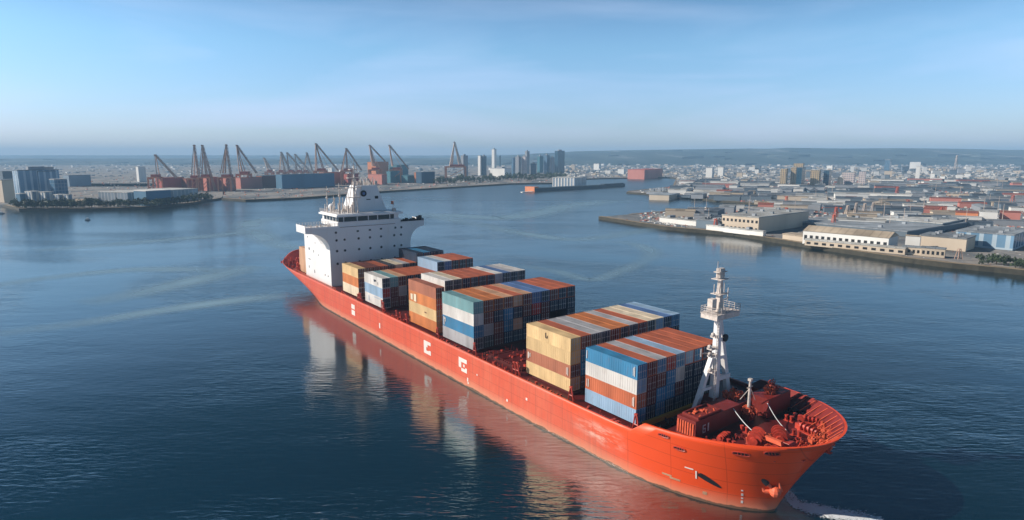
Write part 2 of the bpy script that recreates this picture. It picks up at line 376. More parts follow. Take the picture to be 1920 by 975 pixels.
# far land reaching the horizon
mb = MB()
a, b_ = P(-900, 307, 0), P(3300, 307, 0)
mb.face([(-9000, a.y - 60, 2.3), (9000, a.y - 60, 2.3), (9600, 9600, 2.3), (-9600, 9600, 2.3)])
tag(mb.build('far_ground', G_far), kind='structure')
def ridge(name, Y0, Y1, prof, m, n=120, rows=10, seed=1, x0=-9000, x1=9000):
    """hill range; prof: list of (photo x, photo row of the crest)"""
    rnd = random.Random(seed)
    from mathutils import noise
    mb = MB(); g = []
    for i in range(n + 1):
        u = 2000 * (i / n * 2.4 - .7); row = []
        for (ua, va), (ub, vb) in zip(prof, prof[1:]):
            if ua <= u <= ub: f = (u - ua) / (ub - ua); f = f * f * (3 - 2 * f); v = va + (vb - va) * f; break
        else: v = prof[0][1] if u < prof[0][0] else prof[-1][1]
        Xc, Zc = XZ(u, v, Y1)
        for j in range(rows + 1):
            f = j / rows; Y = Y0 + (Y1 - Y0) * f; X = Xc * Y / Y1
            h = Zc * (1 - (1 - f) ** 1.6)
            h += noise.noise(Vector((X * .0015, Y * .0015, seed))) * 22 * f * (1 - f) * 3 + noise.noise(Vector((X * .006, Y * .006, seed + 5))) * 3 * f
            row.append((X, Y, max(1.0, h)))
        row.append((Xc * 1.05, Y1 * 1.08, Zc * .6)); g.append(row)
    for i in range(n):
        for j in range(rows + 1): mb.face((g[i][j], g[i + 1][j], g[i + 1][j + 1], g[i][j + 1]))
    o = mb.build(name, m, smooth=True, weld=True); tag(o, kind='structure'); return o
G_hill = ground_mat('hill_cover', [(.015, .03, .04), (.025, .045, .05), (.04, .06, .06), (.07, .09, .09), (.25, .27, .28)], .0035)
ridge('hills_far', 6400, 8600, [(-1400, 291), (400, 291), (800, 291.5), (1000, 290), (1200, 288), (3400, 284)], G_hill, seed=2)
ridge('hills_near', 3300, 5600, [(-1400, 297), (700, 297), (900, 295), (1010, 288), (1100, 283), (1250, 280.5), (1420, 278.5), (1440, 279), (1480, 277.5), (1600, 278.5), (1680, 277.5), (1800, 279), (1920, 281.5), (3400, 283)], G_hill, seed=4)
# the air between: far things fade to blue
mb = MB(); mb.box(-11000, 11000, -900, 11000, -4, 172)
hz = mb.build('haze', []); tag(hz, kind='stuff')
hm = bpy.data.materials.new('haze_air'); hm.use_nodes = True; hm.node_tree.nodes.remove(hm.node_tree.nodes['Principled BSDF'])
pv = N(hm.node_tree, 'ShaderNodeVolumePrincipled'); pv.inputs['Density'].default_value = .00016; pv.inputs['Color'].default_value = (.42, .70, 1.0, 1); pv.inputs['Anisotropy'].default_value = .0
hm.node_tree.links.new(pv.outputs[0], hm.node_tree.nodes['Material Output'].inputs['Volume']); hz.data.materials.append(hm)
# ================================================================== the container ship
ship = empty('container_ship', (O.x, O.y, 0), SHIP_RZ)
tag(ship, 'large red-orange container ship with white bridge house, moored still in the blue harbour', 'ship')
ship['label'] = 'large red-orange container ship with white bridge house, loaded with containers'
CT = 15.3
def hull_mat():
    m = bpy.data.materials.new('hull_paint'); m.use_nodes = True; nt = m.node_tree; b = nt.nodes['Principled BSDF']; L = nt.links.new
    tc = N(nt, 'ShaderNodeTexCoord'); sx = N(nt, 'ShaderNodeSeparateXYZ'); L(tc.outputs['Object'], sx.inputs[0])
    def noise(sc, s3, det=5, ro=.55):
        mp = N(nt, 'ShaderNodeMapping'); mp.inputs['Scale'].default_value = s3; L(tc.outputs['Object'], mp.inputs[0])
        n = N(nt, 'ShaderNodeTexNoise'); n.inputs['Scale'].default_value = sc; n.inputs['Detail'].default_value = det; n.inputs['Roughness'].default_value = ro
        L(mp.outputs[0], n.inputs['Vector']); return n.outputs['Fac']
    def rng(x, a, b_, c, d):
        r = N(nt, 'ShaderNodeMapRange'); L(x, r.inputs[0])
        for i, q in enumerate((a, b_, c, d)): r.inputs[i + 1].default_value = q
        return r.outputs[0]
    def mixc(f, c1, c2):
        x = N(nt, 'ShaderNodeMix', data_type='RGBA')
        if isinstance(f, float): x.inputs[0].default_value = f
        else: L(f, x.inputs[0])
        for i, c in ((6, c1), (7, c2)):
            if isinstance(c, tuple): x.inputs[i].default_value = (*c, 1)
            else: L(c, x.inputs[i])
        return x.outputs[2]
    def mul(a, b_, op='MULTIPLY'):
        n = N(nt, 'ShaderNodeMath', operation=op)
        for i, q in enumerate((a, b_)):
            if isinstance(q, (int, float)): n.inputs[i].default_value = q
            else: L(q, n.inputs[i])
        return n.outputs[0]
    # sun-bleached paint amidships, fresher paint on the bow
    nb = noise(.12, (1, 1, 1), 4)
    edge = mul(sx.outputs['X'], mul(mul(nb, -.5, 'ADD'), 30), 'ADD')
    edge2 = mul(edge, mul(sx.outputs['Z'], 1.6), 'ADD')
    bleach = rng(edge2, 8, -6, 0, 1)
    col = mixc(bleach, (.77, .072, .010), (.60, .088, .040))
    pat = noise(.25, (1, 1, .6), 8, .65)
    col = mixc(mul(rng(pat, .45, .75, 0, .5), bleach), col, (.65, .18, .10))
    # vertical run marks
    st = noise(1.3, (1, 1, .05), 4)
    col = mixc(mul(rng(st, .5, .75, 0, .6), bleach), col, (.40, .08, .05))
    # plate seams
    br = N(nt, 'ShaderNodeTexBrick'); br.offset = 0; br.inputs['Scale'].default_value = 1; br.inputs['Brick Width'].default_value = 8; br.inputs['Row Height'].default_value = 2.1
    br.inputs['Mortar Size'].default_value = .06; br.inputs['Color1'].default_value = br.inputs['Color2'].default_value = (1, 1, 1, 1); br.inputs['Mortar'].default_value = (.75, .7, .7, 1)
    cx = N(nt, 'ShaderNodeCombineXYZ'); L(sx.outputs['X'], cx.inputs[0]); L(sx.outputs['Z'], cx.inputs[1]); L(cx.outputs[0], br.inputs['Vector'])
    mm = N(nt, 'ShaderNodeMix', data_type='RGBA', blend_type='MULTIPLY'); mm.inputs[0].default_value = .95; L(col, mm.inputs[6]); L(br.outputs['Color'], mm.inputs[7]); col = mm.outputs[2]
    # white scuffed patch where the fresh paint ends
    sn = noise(.9, (.25, 1, 1), 8, .7)
    gx = rng(sx.outputs['X'], -14, -6, 0, 1); gx2 = rng(sx.outputs['X'], 0, -4, 0, 1)
    gz = rng(sx.outputs['Z'], 2.6, 4.2, 0, 1); gz2 = rng(sx.outputs['Z'], 7.2, 5.2, 0, 1)
    patch = mul(mul(gx, gx2), mul(gz, gz2))
    col = mixc(mul(patch, rng(sn, .44, .62, 0, .85)), col, (.80, .58, .48))
    # pale salt band and dark wet foot at the waterline
    wn = noise(.35, (1, 1, 1), 5)
    zz = mul(sx.outputs['Z'], mul(mul(wn, -.5, 'ADD'), 1.0), 'ADD')
    col = mixc(rng(zz, 2.4, .5, 0, .55), col, (.62, .32, .20))
    col = mixc(rng(zz, .42, .3, 0, .9), col, (.10, .075, .05))
    L(col, b.inputs['Base Color']); b.inputs['Roughness'].default_value = .42; b.inputs['Specular IOR Level'].default_value = .35
    bp = N(nt, 'ShaderNodeBump'); bp.inputs['Strength'].default_value = .25; bp.inputs['Distance'].default_value = .12; L(noise(.35, (1, 1, 1), 3), bp.inputs['Height']); L(bp.outputs[0], b.inputs['Normal'])
    return m
M['hull'] = hull_mat()
def sm(a, b, x):
    x = max(0, min(1, (x - a) / (b - a))); return x * x * (3 - 2 * x)
def ztop(s):
    if s > 3: return 10.2 + 1.2 * sm(3, 26, s)
    if s < -180: return 8.3 + .9 * sm(-180, -200, s) if s > -200 else 9.2 + 2.8 * sm(-200, -208, s)
    return 8.3
def outline0(f, n_mid=60, n_end=26):
    """closed loop (s, t) of the hull at height fraction 0 or 1, starboard stern to bow and back along port"""
    sb = 21.0 + 5.0 * f; m_ = 1.35 + .67 * f; n_ = 1.8 + 2.1 * f; s0 = -24 + 3 * f
    ss = -184 - 24.5 * f; q_ = -140 - 42 * f; B = 17.5; st = []
    for i in range(n_end + 1): st.append(q_ + (ss - q_) * cos(pi / 2 * i / n_end))
    for i in range(1, n_mid): st.append(q_ + (s0 - q_) * i / n_mid)
    for i in range(n_end + 1): st.append(s0 + (sb - s0) * cos(pi / 2 * (1 - i / n_end)))
    hb = []
    for s in st:
        if s < q_: x = min(1, (q_ - s) / (q_ - ss)); h = B * max(0, 1 - x ** (1.9 + 1.2 * f)) ** (1 / (1.15 + .85 * f))
        elif s > s0: x = min(1, (s - s0) / (sb - s0)); h = B * max(0, 1 - x ** n_) ** (1 / m_)
        else: h = B
        hb.append(h)
    def cs(s): return CT - 7.2 * (1 - f) * sm(-20, 21, s)
    return [(s, cs(s) - h) for s, h in zip(st, hb)], [(s, cs(s) + h) for s, h in zip(st, hb)]
LO, HI = outline0(0.0), outline0(1.0)
def outline(f):
    """ruled between the waterline and the rim, the stem slightly hollow"""
    f = max(0.0, f); g = f ** 1.45; h_ = f ** .85; o = []
    for a, b_ in zip(LO, HI): o.append([(p[0] + (q[0] - p[0]) * g, p[1] + (q[1] - p[1]) * h_) for p, q in zip(a, b_)])
    return o
lev = [-.16, 0, .04, .1, .2, .32, .45, .58, .7, .82, .92, 1.0]
rings = []
for f in lev:
    a, b_ = outline(f)
    rings.append(([Vector((s, t, f * ztop(s))) for s, t in a], [Vector((s, t, f * ztop(s))) for s, t in b_]))
# hard step of the forecastle bulwark: stations near s=3 use the lower height behind it
mb = MB()
for k in range(len(lev) - 1):
    for side in (0, 1):
        A, B_ = rings[k][side], rings[k + 1][side]
        for i in range(len(A) - 1):
            q = (A[i], A[i + 1], B_[i + 1], B_[i]); mb.face(q if side == 0 else q[::-1])
# inner face of the bulwark and rim
TH = .38
def inset(ring, d):
    o = []
    for p in ring:
        c = Vector((max(-185, min(p.x, 5)), CT, p.z)); v = c - p; v.z = 0
        o.append(p + v.normalized() * min(d, v.length * .5) if v.length > 1e-3 else p.copy())
    return o
def decklevel(s): return 8.7 if s > 3 else (8.0 if s < -178 else 7.7)
inner = [inset(rings[-1][s_], TH) for s_ in (0, 1)]
def ring_at_deck(side):
    o = []
    for p, a, b_ in zip(rings[-1][side], LO[0] if side == 0 else LO[1], HI[0] if side == 0 else HI[1]):
        f = decklevel(p.x) / ztop(p.x); g = f ** 1.45; h_ = f ** .85; o.append(Vector((a[0] + (b_[0] - a[0]) * g, a[1] + (b_[1] - a[1]) * h_, decklevel(p.x))))
    return inset(o, TH)
deckring = [ring_at_deck(0), ring_at_deck(1)]
for side in (0, 1):
    A, I = rings[-1][side], inner[side]; D = deckring[side]
    for i in range(len(A) - 1):
        q = (A[i], A[i + 1], I[i + 1], I[i]); mb.face(q if side == 0 else q[::-1])
        q = (I[i], I[i + 1], D[i + 1], D[i]); mb.face(q if side == 0 else q[::-1], 1)
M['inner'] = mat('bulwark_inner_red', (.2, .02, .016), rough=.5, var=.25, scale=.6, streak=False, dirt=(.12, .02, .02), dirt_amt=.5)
hull = mb.build('hull', [M['hull'], M['inner']], ship, smooth=True, weld=True)
hull.data.polygons.foreach_set('use_smooth', [p.normal.z < .7 for p in hull.data.polygons])
# decks
mb = MB()
S_, T_ = deckring
def deckstrip(lo, hi, dz):
    idx = [i for i, p in enumerate(S_) if lo <= p.x <= hi]
    for i in idx[:-1]:
        a, b_, c, d = S_[i], S_[i + 1], T_[i + 1], T_[i]
        mb.face([(p.x, p.y, dz) for p in (a, b_, c, d)])
deckstrip(-300, -177, 8.0); deckstrip(-181, 4.2, 7.7)
mb.build('main_deck', M['deckred'], ship)
mb = MB(); deckstrip(2.6, 300, 8.7)
i0 = min(i for i, p in enumerate(S_) if p.x >= 2.6); xa = S_[i0].x
mb.face([(xa, S_[i0].y, 7.6), (xa, T_[i0].y, 7.6), (xa, T_[i0].y, 8.7), (xa, S_[i0].y, 8.7)])
mb.build('forecastle_deck', M['deckred'], ship)
# ---------------------------------------------------------------- marks on the starboard side
def hullmark(name, s, t_, z, rects, m=None, dy=-.03):
    mb = MB()
    k = .86 if 'emblem' in name else 1
    for (a, b_, c, d) in rects: mb.box(s + a * k, s + b_ * k, t_ - .03, t_ + .05, z + c * k, z + d * k)
    return mb.build(name, m or M['mark'], ship)
TS = CT - 17.5 - .01
hullmark('hull_emblem', -68.1, TS, 3.0, [(-2.1, 2.1, 2.9, 3.9), (-2.1, .2, 2.1, 2.9), (-2.1, 2.1, .0, 1.0), (.9, 2.1, 1.0, 1.3), (-2.1, -.6, 1.0, 2.1)])
hullmark('hull_emblem', -51.0, TS, 3.3, [(-2.1, 2.0, 2.6, 3.7), (-2.1, -.8, .9, 2.6), (-.8, 2.0, 0, .9), (.2, .9, 1.4, 2.1), (1.2, 2.0, .9, 1.3)])
hullmark('hull_emblem', -116.5, TS, 3.0, [(-1.7, 1.4, 2.3, 4.0), (-1.7, 1.4, 0, 1.8)])
hullmark('draught_mark', -96.8, TS, 3.2, [(-.35, .35, 0, 1.6)])
hullmark('draught_mark', -49.0, TS, 1.5, [(-.2, .25, 0, .9), (.0, .5, -.5, -.1)])
hullmark('draught_mark', -45.0, TS, 4.1, [(-.2, .2, 0, .35)])
hullmark('draught_mark', -26.8, TS, 4.3, [(-.25, .25, 0, .5)])
hullmark('draught_mark', -33.5, TS, 1.8, [(-.25, .25, 0, .5)])
def hull_t(s, z):
    """starboard surface of the bow at (s, z)"""
    f = z / ztop(s); a, _ = outline(f)
    for p, q in zip(a, a[1:]):
        if p[0] <= s <= q[0]: return p[1] + (q[1] - p[1]) * (s - p[0]) / max(1e-6, q[0] - p[0])
    return a[-1][1]
def on_bow(name, s, z, rects, m, proud=.04, n=6):
    """flat marks that follow the curved bow plating"""
    mb = MB()
    for (a, b_, c, d) in rects:
        for i in range(n):
            s0_, s1_ = s + a + (b_ - a) * i / n, s + a + (b_ - a) * (i + 1) / n
            q = [Vector((x, hull_t(x, zz), zz)) for x, zz in ((s0_, z + c), (s1_, z + c), (s1_, z + d), (s0_, z + d))]
            nn = (q[1] - q[0]).cross(q[3] - q[0]).normalized()
            mb.face([p + nn * proud for p in q]); mb.face([p + nn * (proud - .03) for p in q][::-1])
            for k in (0, 2): mb.face((q[k] + nn * proud, q[k] + nn * (proud - .03), q[(k + 1) % 4] + nn * (proud - .03), q[(k + 1) % 4] + nn * proud))
    return mb.build(name, m, ship)
def mooring_port(s, z, l, h):
    o = on_bow('mooring_port', s, z, [(0, l, 0, h)], M['dark'])
    mb = MB()
    k = 14; pts = []
    for i in range(k):
        a = 2 * pi * i / k; x = s + l / 2 + (l / 2) * max(-1, min(1, cos(a) * 1.15)); zz = z + h / 2 + (h / 2 + .05) * sin(a)
        pts.append(Vector((x, hull_t(x, zz) - .08, zz)))
    for i in range(k): mb.bar(pts[i], pts[(i + 1) % k], .09, 5)
    for x in (.3, .5, .7): 
        xx = s + l * x; mb.bar((xx, hull_t(xx, z) - .07, z + .05), (xx, hull_t(xx, z + h) - .07, z + h - .05), .07, 5)
    mb.build('port_rim', M['gear'], o)
mooring_port(6.0, 9.1, 1.8, .45); mooring_port(8.6, 7.7, 1.8, .45); mooring_port(17.0, 9.3, 2.0, .5)
mooring_port(20.6, 9.9, 1.5, .6)
on_bow('bow_mark', 10.2, 4.9, [(0, 1.3, 0, .18)], M['mark'])
on_bow('bow_mark', 6.5, 2.2, [(0, 1.6, .3, .6), (1.3, 3.0, 0, .3)], C['tan'])
on_bow('bow_mark', 17.6, .9, [(0, .25, .1, .5), (0, .25, .8, 1.0), (0, .25, 1.3, 1.7), (0, .25, 2.1, 2.3)], M['mark'])
on_bow('bow_mark', 12.8, 1.2, [(0, .6, 0, .5)], C['tan'])
# cast shadow painted on the bow as dark strips, with a pale edge
def bow_shape(name, pts, m, proud):
    mb = MB(); V = [Vector((x, hull_t(x, z), z)) for x, z in pts]
    nn = (V[1] - V[0]).cross(V[-1] - V[0]).normalized()
    if nn.y > 0: nn = -nn
    c = sum(V, Vector()) / len(V)
    for i in range(len(V)):
        j = (i + 1) % len(V)
        c2 = Vector((c.x, hull_t(c.x, c.z), c.z))
        mb.face((V[i] + nn * proud, V[j] + nn * proud, c2 + nn * proud))
    return mb.build(name, m, ship)
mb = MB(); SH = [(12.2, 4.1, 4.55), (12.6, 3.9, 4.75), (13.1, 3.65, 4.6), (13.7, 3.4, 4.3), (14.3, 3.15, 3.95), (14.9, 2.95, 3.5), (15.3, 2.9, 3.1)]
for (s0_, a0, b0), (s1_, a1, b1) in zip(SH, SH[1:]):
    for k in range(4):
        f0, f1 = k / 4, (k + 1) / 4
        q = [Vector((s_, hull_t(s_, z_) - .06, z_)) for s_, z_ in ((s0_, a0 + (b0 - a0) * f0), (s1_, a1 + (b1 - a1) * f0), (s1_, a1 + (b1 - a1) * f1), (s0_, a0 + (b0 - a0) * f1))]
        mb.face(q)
mb.build('painted_bow_shadow', M['dark'], ship)  # strips painted dark as a cast shadow, not an opening in the hull
on_bow('shadow_edge_mark', 11.8, 3.6, [(0, .2, 0, 1.3)], M['mark'], proud=.1)
# anchor at the stem
mb = MB()
ax = Vector((20.6, 7.6, 4.2))
mb.bar(ax + Vector((-1.6, -1.6, 1.9)), ax + Vector((.3, -.4, -.3)), .26, 8)
mb.bar(ax + Vector((-.6, -.9, -.9)), ax + Vector((1.2, .5, -.6)), .36, 8)
mb.sphere(ax + Vector((.7, -.2, -.7)), .85, 10, 6)
mb.bar(ax + Vector((-.6, -.9, -.9)), ax + Vector((-1.3, -1.5, .5)), .3, 8, .08); mb.bar(ax + Vector((1.2, .5, -.6)), ax + Vector((1.0, .2, .8)), .3, 8, .08)
mb.build('anchor', M['gearlight'], ship, smooth=True)
mb = MB(); mb.bar(ax + Vector((-1.9, -1.75, 2.15)), ax + Vector((-.2, -.9, .4)), .5, 10, .42)
mb.build('hawse_pipe', M['dark'], ship)
# ---------------------------------------------------------------- hatches, coamings and lashing posts
bays = [(-12.2, 0), (-31, -17), (-47.5, -33.2), (-64, -49.8), (-87, -67), (-112.3, -99), (-131, -117)]
for a, b_ in bays:
    mb = MB(); mb.box(a, b_, 1.4, 29.2, 7.7, 8.22)
    if (a, b_) == (-47.5, -33.2):
        for i in range(4): mb.box(a + .3 + i * 3.5, a + 3.4 + i * 3.5, 1.8, 28.8, 8.22, 8.4)
    mb.build('hatch_cover', M['deckred'], ship)
mb = MB(); mb.box(.15, .75, 1.6, 27, 7.7, 8.5)
mb.build('hatch_coaming', M['yellowline'], ship)
def lashing_post(s, t=-.75, h=2.5, w_=1.4):
    mb = MB()
    for k in (-1, 1): mb.bar((s + k * w_ / 2, t, 7.7), (s + k * .2, t, 7.7 + h), .13, 5)
    for k in (-1, 1): mb.bar((s + k * w_ * .22, t + .6, 7.7), (s + k * .1, t, 7.7 + h), .11, 5)
    mb.bar((s - w_ * .3, t, 7.7 + h * .4), (s + w_ * .3, t, 7.7 + h * .4), .1, 5); mb.box(s - .3, s + .3, t - .2, t + .2, 7.7 + h - .12, 7.7 + h + .12)
    return mb.build('lashing_post', M['gear'], ship)
for s, h in ((-15.2, 2.7), (.9, 3.0), (-48.2, 2.9), (-65.4, 2.6), (-82.6, 2.5), (-86.2, 2.2), (-98, 3.4), (-97, 3.0), (-113.8, 2.6), (-114.8, 2.6), (-31.9, 2.8), (-33.0, 2.6), (-115.9, 2.0), (-88.5, 2.3)): lashing_post(s, h=h)
rnd = random.Random(9)
def clutter(name, s0_, s1_, t0, t1, z, n, hmax, m, rmax=.14, parent=ship):
    mb = MB()
    for i in range(n):
        s = rnd.uniform(s0_, s1_); t = rnd.uniform(t0, t1); h = rnd.uniform(.3, hmax)
        if rnd.random() < .55: mb.bar((s, t, z), (s + rnd.uniform(-.3, .3), t + rnd.uniform(-.2, .2), z + h), rnd.uniform(.05, rmax), 5)
        else: mb.box(s - rnd.uniform(.1, .4), s + rnd.uniform(.1, .4), t - .2, t + .2, z, z + h * .6)
    return tag(mb.build(name, m, parent), kind='stuff')
for a, b_ in ((-46, -33), (-97, -83), (-31, -17), (-12, 0), (-64, -50), (-130, -117)):
    clutter('deck_fittings', a, b_, -1.4, -.3, 7.7, 26 if a in (-46, -97) else 14, 1.3 if a in (-46, -97) else .75, M['gear'], .1)
clutter('deck_pipes', -46, -33, .2, 8, 8.4, 40, 1.1, M['gear'], .1)
# gangway rail along the starboard deck edge
def rail(name, pts, h=1.0, m=None, post=1.6, r=.035, rails=3, parent=None):
    mb = MB()
    for p, q in zip(pts, pts[1:]):
        p = Vector(p); q = Vector(q); L_ = (q - p).length; k = max(1, int(L_ / post))
        for i in range(k + 1):
            a = p.lerp(q, i / k); mb.bar(a, a + Vector((0, 0, h)), r, 4)
        for j in range(1, rails + 1): mb.bar(p + Vector((0, 0, h * j / rails)), q + Vector((0, 0, h * j / rails)), r * .8, 4)
    return mb.build(name, m or M['rail'], parent or ship)
rail('deck_rail', [(-178, -1.7, 7.7), (-132, -1.95, 7.7)], 1.3, M['gearlight'], r=.06)
# ---------------------------------------------------------------- bridge house
SF, SA = -141.0, -168.0
def front_poly():
    """outline (t, z) of the house front with the flared bridge wings"""
    p = [(0, 7.7), (31, 7.7), (31, 20.8)]
    for i in range(1, 9):
        a = pi / 2 * i / 8; p.append((31 + 5.6 * (1 - cos(a)) * 1.0, 20.8 + 6.0 * sin(a)))
    p += [(37.0, 27.0), (37.0, 28.4), (-8.2, 28.4), (-8.2, 26.9)]
    for i in range(8, 0, -1):
        a = pi / 2 * i / 8; p.append((-.0 - 7.2 * (1 - cos(a)), 20.8 + 6.0 * sin(a)))
    p.append((0, 20.8)); return p
fp = front_poly()
mb = MB(); A = [(SF, t, z) for t, z in fp]; B_ = [(-150.5, t, z) for t, z in fp]
for i in range(len(fp)):
    j = (i + 1) % len(fp); mb.face((A[j], A[i], B_[i], B_[j]))
mb.face(A); mb.face(B_[::-1])
# after part of the house, straight sided, rounded shoulder
mb.box(SA, -150.5, 0, 31, 7.7, 26.2)
house = mb.build('bridge_house', M['white'], ship)
def holes(spots, name='porthole', r=.4):
    for (t, z, sq) in spots:
        mb = MB()
        if sq: mb.box(SF - .05, SF + .06, t - .42, t + .42, z - .3, z + .3)
        else: mb.bar((SF - .05, t, z), (SF + .07, t, z), r, 12)
        o = mb.build(name, M['glass'], house)
        m2 = MB()
        if sq: 
            m2.box(SF, SF + .1, t - .52, t + .52, z + .3, z + .4); m2.box(SF, SF + .1, t - .52, t + .52, z - .4, z - .3)
        else: m2.bar((SF - .02, t, z), (SF + .05, t, z), r * 1.35, 12)
        m2.build('window_frame' if sq else 'porthole_ring', M['rail'] if sq else M['steel'], house)
cols = [2.5, 5.4, 10.6, 14.9, 19.2, 24.4, 27.2]
sp = []
for z in (20.6, 17.0, 13.4): pass
for i, t in enumerate(cols):
    sp += [(t, 23.9 + i * .03, False), (t, 20.1, False), (t, 15.6, False)]
holes(sp)
holes([(2.4, 26.6, False), (25.0, 26.8, False), (27.4, 26.8, False)]); holes([(10.4, 26.6, True), (15, 26.7, True), (19.3, 26.8, True)], 'window')
# side marks
def sideholes(spots):
    for s, z, w_, h in spots:
        mb = MB(); mb.box(s - w_ / 2, s + w_ / 2, -.08, .02, z - h / 2, z + h / 2); mb.build('side_port', M['glass'], house)
sideholes([(-164, 23, .35, .6), (-156, 21.5, .3, .5), (-163, 18.6, .9, .9), (-158, 18.2, .25, .9), (-153, 17.4, .4, .4), (-163.2, 14.6, 2.2, .22), (-164, 11.6, .4, .9), (-158, 10.6, .4, 1.2), (-147, 11, .4, .5), (-144, 11, .4, .5)])
# wing bulwarks and rails
for t0, t1, te in ((-8.2, 3.4, -8.2), (27.4, 37.0, 36.85)):
    mb = MB(); mb.box(SF - .12, SF, t0, t1, 28.4, 28.9); mb.box(-150.5, SF - .12, te, te + .15, 28.4, 29.5); mb.build('wing_bulwark', M['white'], house)
rail('wing_rail', [(SF - .1, -8.1, 28.4), (SF - .1, 3.2, 28.4)], 1.4, M['rustwhite'], 1.0, .07, parent=house)
rail('wing_rail', [(-150.3, -8.1, 28.4), (-150.3, 3.2, 28.4)], 1.4, M['rustwhite'], 1.0, .07, parent=house)
rail('wing_rail', [(SF - .1, 27.6, 28.4), (SF - .1, 36.9, 28.4)], 1.3, M['charcoal_gear'] if 'charcoal_gear' in M else M['black'], 1.1, .06, parent=house)
mb = MB()
for i in range(9): mb.box(-144, -142.6, 28.6 + i * .95, 29.3 + i * .95, 28.4, 29.3 + (i % 3) * .3 + (.7 if i > 6 else 0))
mb.build('life_raft_rack', M['black'], house)
clutter('wing_fittings', -149, -142, -7.5, 2.5, 28.4, 26, 1.3, M['rustwhite'], .14, parent=house)
# wheelhouse: raked front with window band and roof with eaves
mb = MB()
mb.box(-158, SF - .3, 3.4, 27.4, 28.4, 30.1); mb.box(-158, SF - 1.0, 3.9, 26.9, 30.1, 31.9); 
mb.build('wheelhouse', M['white'], house)
mb = MB(); mb.box(-159, SF + .2, 2.9, 28.2, 31.9, 32.5); mb.box(-158.5, SF - .6, 3.4, 27.6, 32.5, 32.8)
mb.build('wheelhouse_roof', M['white'], house)
for a, b_ in ((4.1, 5.6), (6.0, 10.6), (11.0, 14.8), (15.2, 18.4), (18.8, 23.2), (23.6, 25.0)):
    mb = MB(); mb.box(SF - 1.02, SF - .9, a, b_, 30.15, 31.75); mb.build('wheelhouse_window', M['glass'], house)
mb = MB()
for i in range(5): mb.box(-156 + i * 3, -153.6 + i * 3, 3.82, 3.9, 30.2, 31.7)
mb.build('side_windows', M['glass'], house)
rail('roof_rail', [(-158.5, 3.2, 32.8), (SF - .4, 3.2, 32.8), (SF - .4, 10, 32.8)], 1.2, M['rustwhite'], 1.2, .05, parent=house)
mb = MB(); mb.box(SF - .05, SF + .06, 4, 25, 28.28, 28.42); mb.build('brown_trim', C['brown'], house)
# signal mast forest, radar tower and funnel
mb = MB(); mb.box(-158, -148.5, 11.5, 25.2, 32.8, 42.2, top=(1.4, 3.0)); mb.build('funnel', M['white'], ship)
fun = ship.children[-1] if False else bpy.data.objects[mb and 'funnel']
mb = MB(); mb.bar((-149.35, 16.6, 39.3), (-149.0, 16.6, 39.3), 1.15, 16); mb.build('funnel_badge', M['dark'], fun)
mb = MB(); mb.bar((-149.05, 16.6, 39.3), (-148.9, 16.6, 39.3), .55, 12); mb.build('badge_centre', C['steel_blue'], fun)
mb = MB(); mb.box(-149.6, -149.1, 21, 22.3, 37.2, 38.2); mb.box(-149.6, -149.05, 17.6, 19.2, 36.9, 37.2); mb.box(-149.6, -149.0, 17.2, 19.8, 35.0, 35.25); mb.build('funnel_marks', M['dark'], fun)
mb = MB()
for t, r, z in ((15, .5, 44.4), (17.4, .4, 44), (20.2, .55, 44.6), (21.8, .3, 43.8)): mb.bar((-153, t, 42), (-153, t, z), r, 10)
mb.build('exhaust_pipes', M['rustwhite'], fun)
mb = MB()
mb.bar((-147.5, 12.0, 32.8), (-147.5, 12.6, 49.5), .42, 8, .25); mb.bar((-150, 10.6, 32.8), (-148, 12.2, 45), .13, 6); mb.bar((-147.4, 13.6, 32.8), (-147.5, 12.4, 45), .13, 6)
for k_ in range(9): mb.bar((-147.5, 11.2 + k_ * .12, 34 + k_ * 1.2), (-147.5, 13.6 - k_ * .12, 34.6 + k_ * 1.2), .07, 4)
for z, w_ in ((38, 2.2), (41.5, 2.8), (45, 2.2), (48, 1.4)):
    mb.box(-148.6, -146.6, 12.2 - w_, 12.2 + w_, z, z + .25); 
    for k in (-1, 1): mb.bar((-147.5, 12.2 + k * w_, z - .6), (-147.5, 12.2 + k * w_, z + 1.9), .12, 5)
mb.bar((-147.5, 12.6, 49.5), (-147.5, 12.6, 52.5), .1, 5); mb.box(-147.8, -147.2, 10.4, 14.8, 46.6, 46.9)
mb.build('radar_mast', M['rustwhite'], ship)
clutter('aerials', -157, -143, 4.2, 12, 32.8, 46, 6.2, M['rustwhite'], .17)
clutter('aerials', -155, -150, 14, 24, 42, 34, 3.4, M['rustwhite'], .17)
for t, h in ((-.2 + 4, 9.5), (8.4, 10.5), (6.2, 6)):
    mb = MB(); mb.bar((-152, t, 32.8), (-152, t, 32.8 + h), .22, 6, .1); mb.bar((-152, t - 1, 32.8 + h * .8), (-152, t + 1, 32.8 + h * .8), .1, 5)
    mb.sphere((-152, t, 32.8 + h * .55), .5, 8, 5); mb.build('signal_mast', M['rustwhite'], ship)
mb = MB(); mb.sphere((-155, 6.5, 34.4), 1.3, 12, 8); mb.bar((-155, 6.5, 32.8), (-155, 6.5, 34), .4, 8); mb.build('satellite_dome', M['white'], ship, smooth=True)
mb = MB(); mb.bar((-143.5, 25.8, 32.8), (-143.5, 25.8, 36.5), .08, 5); mb.box(-144, -142.8, 25.2, 26.4, 32.8, 33.8); mb.build('flag_staff', M['rustwhite'], ship)
fl = MB(); fl.box(-145.6, -143.5, 25.75, 25.82, 35.2, 36.4); fl.build('flag', C['rust'], ship)
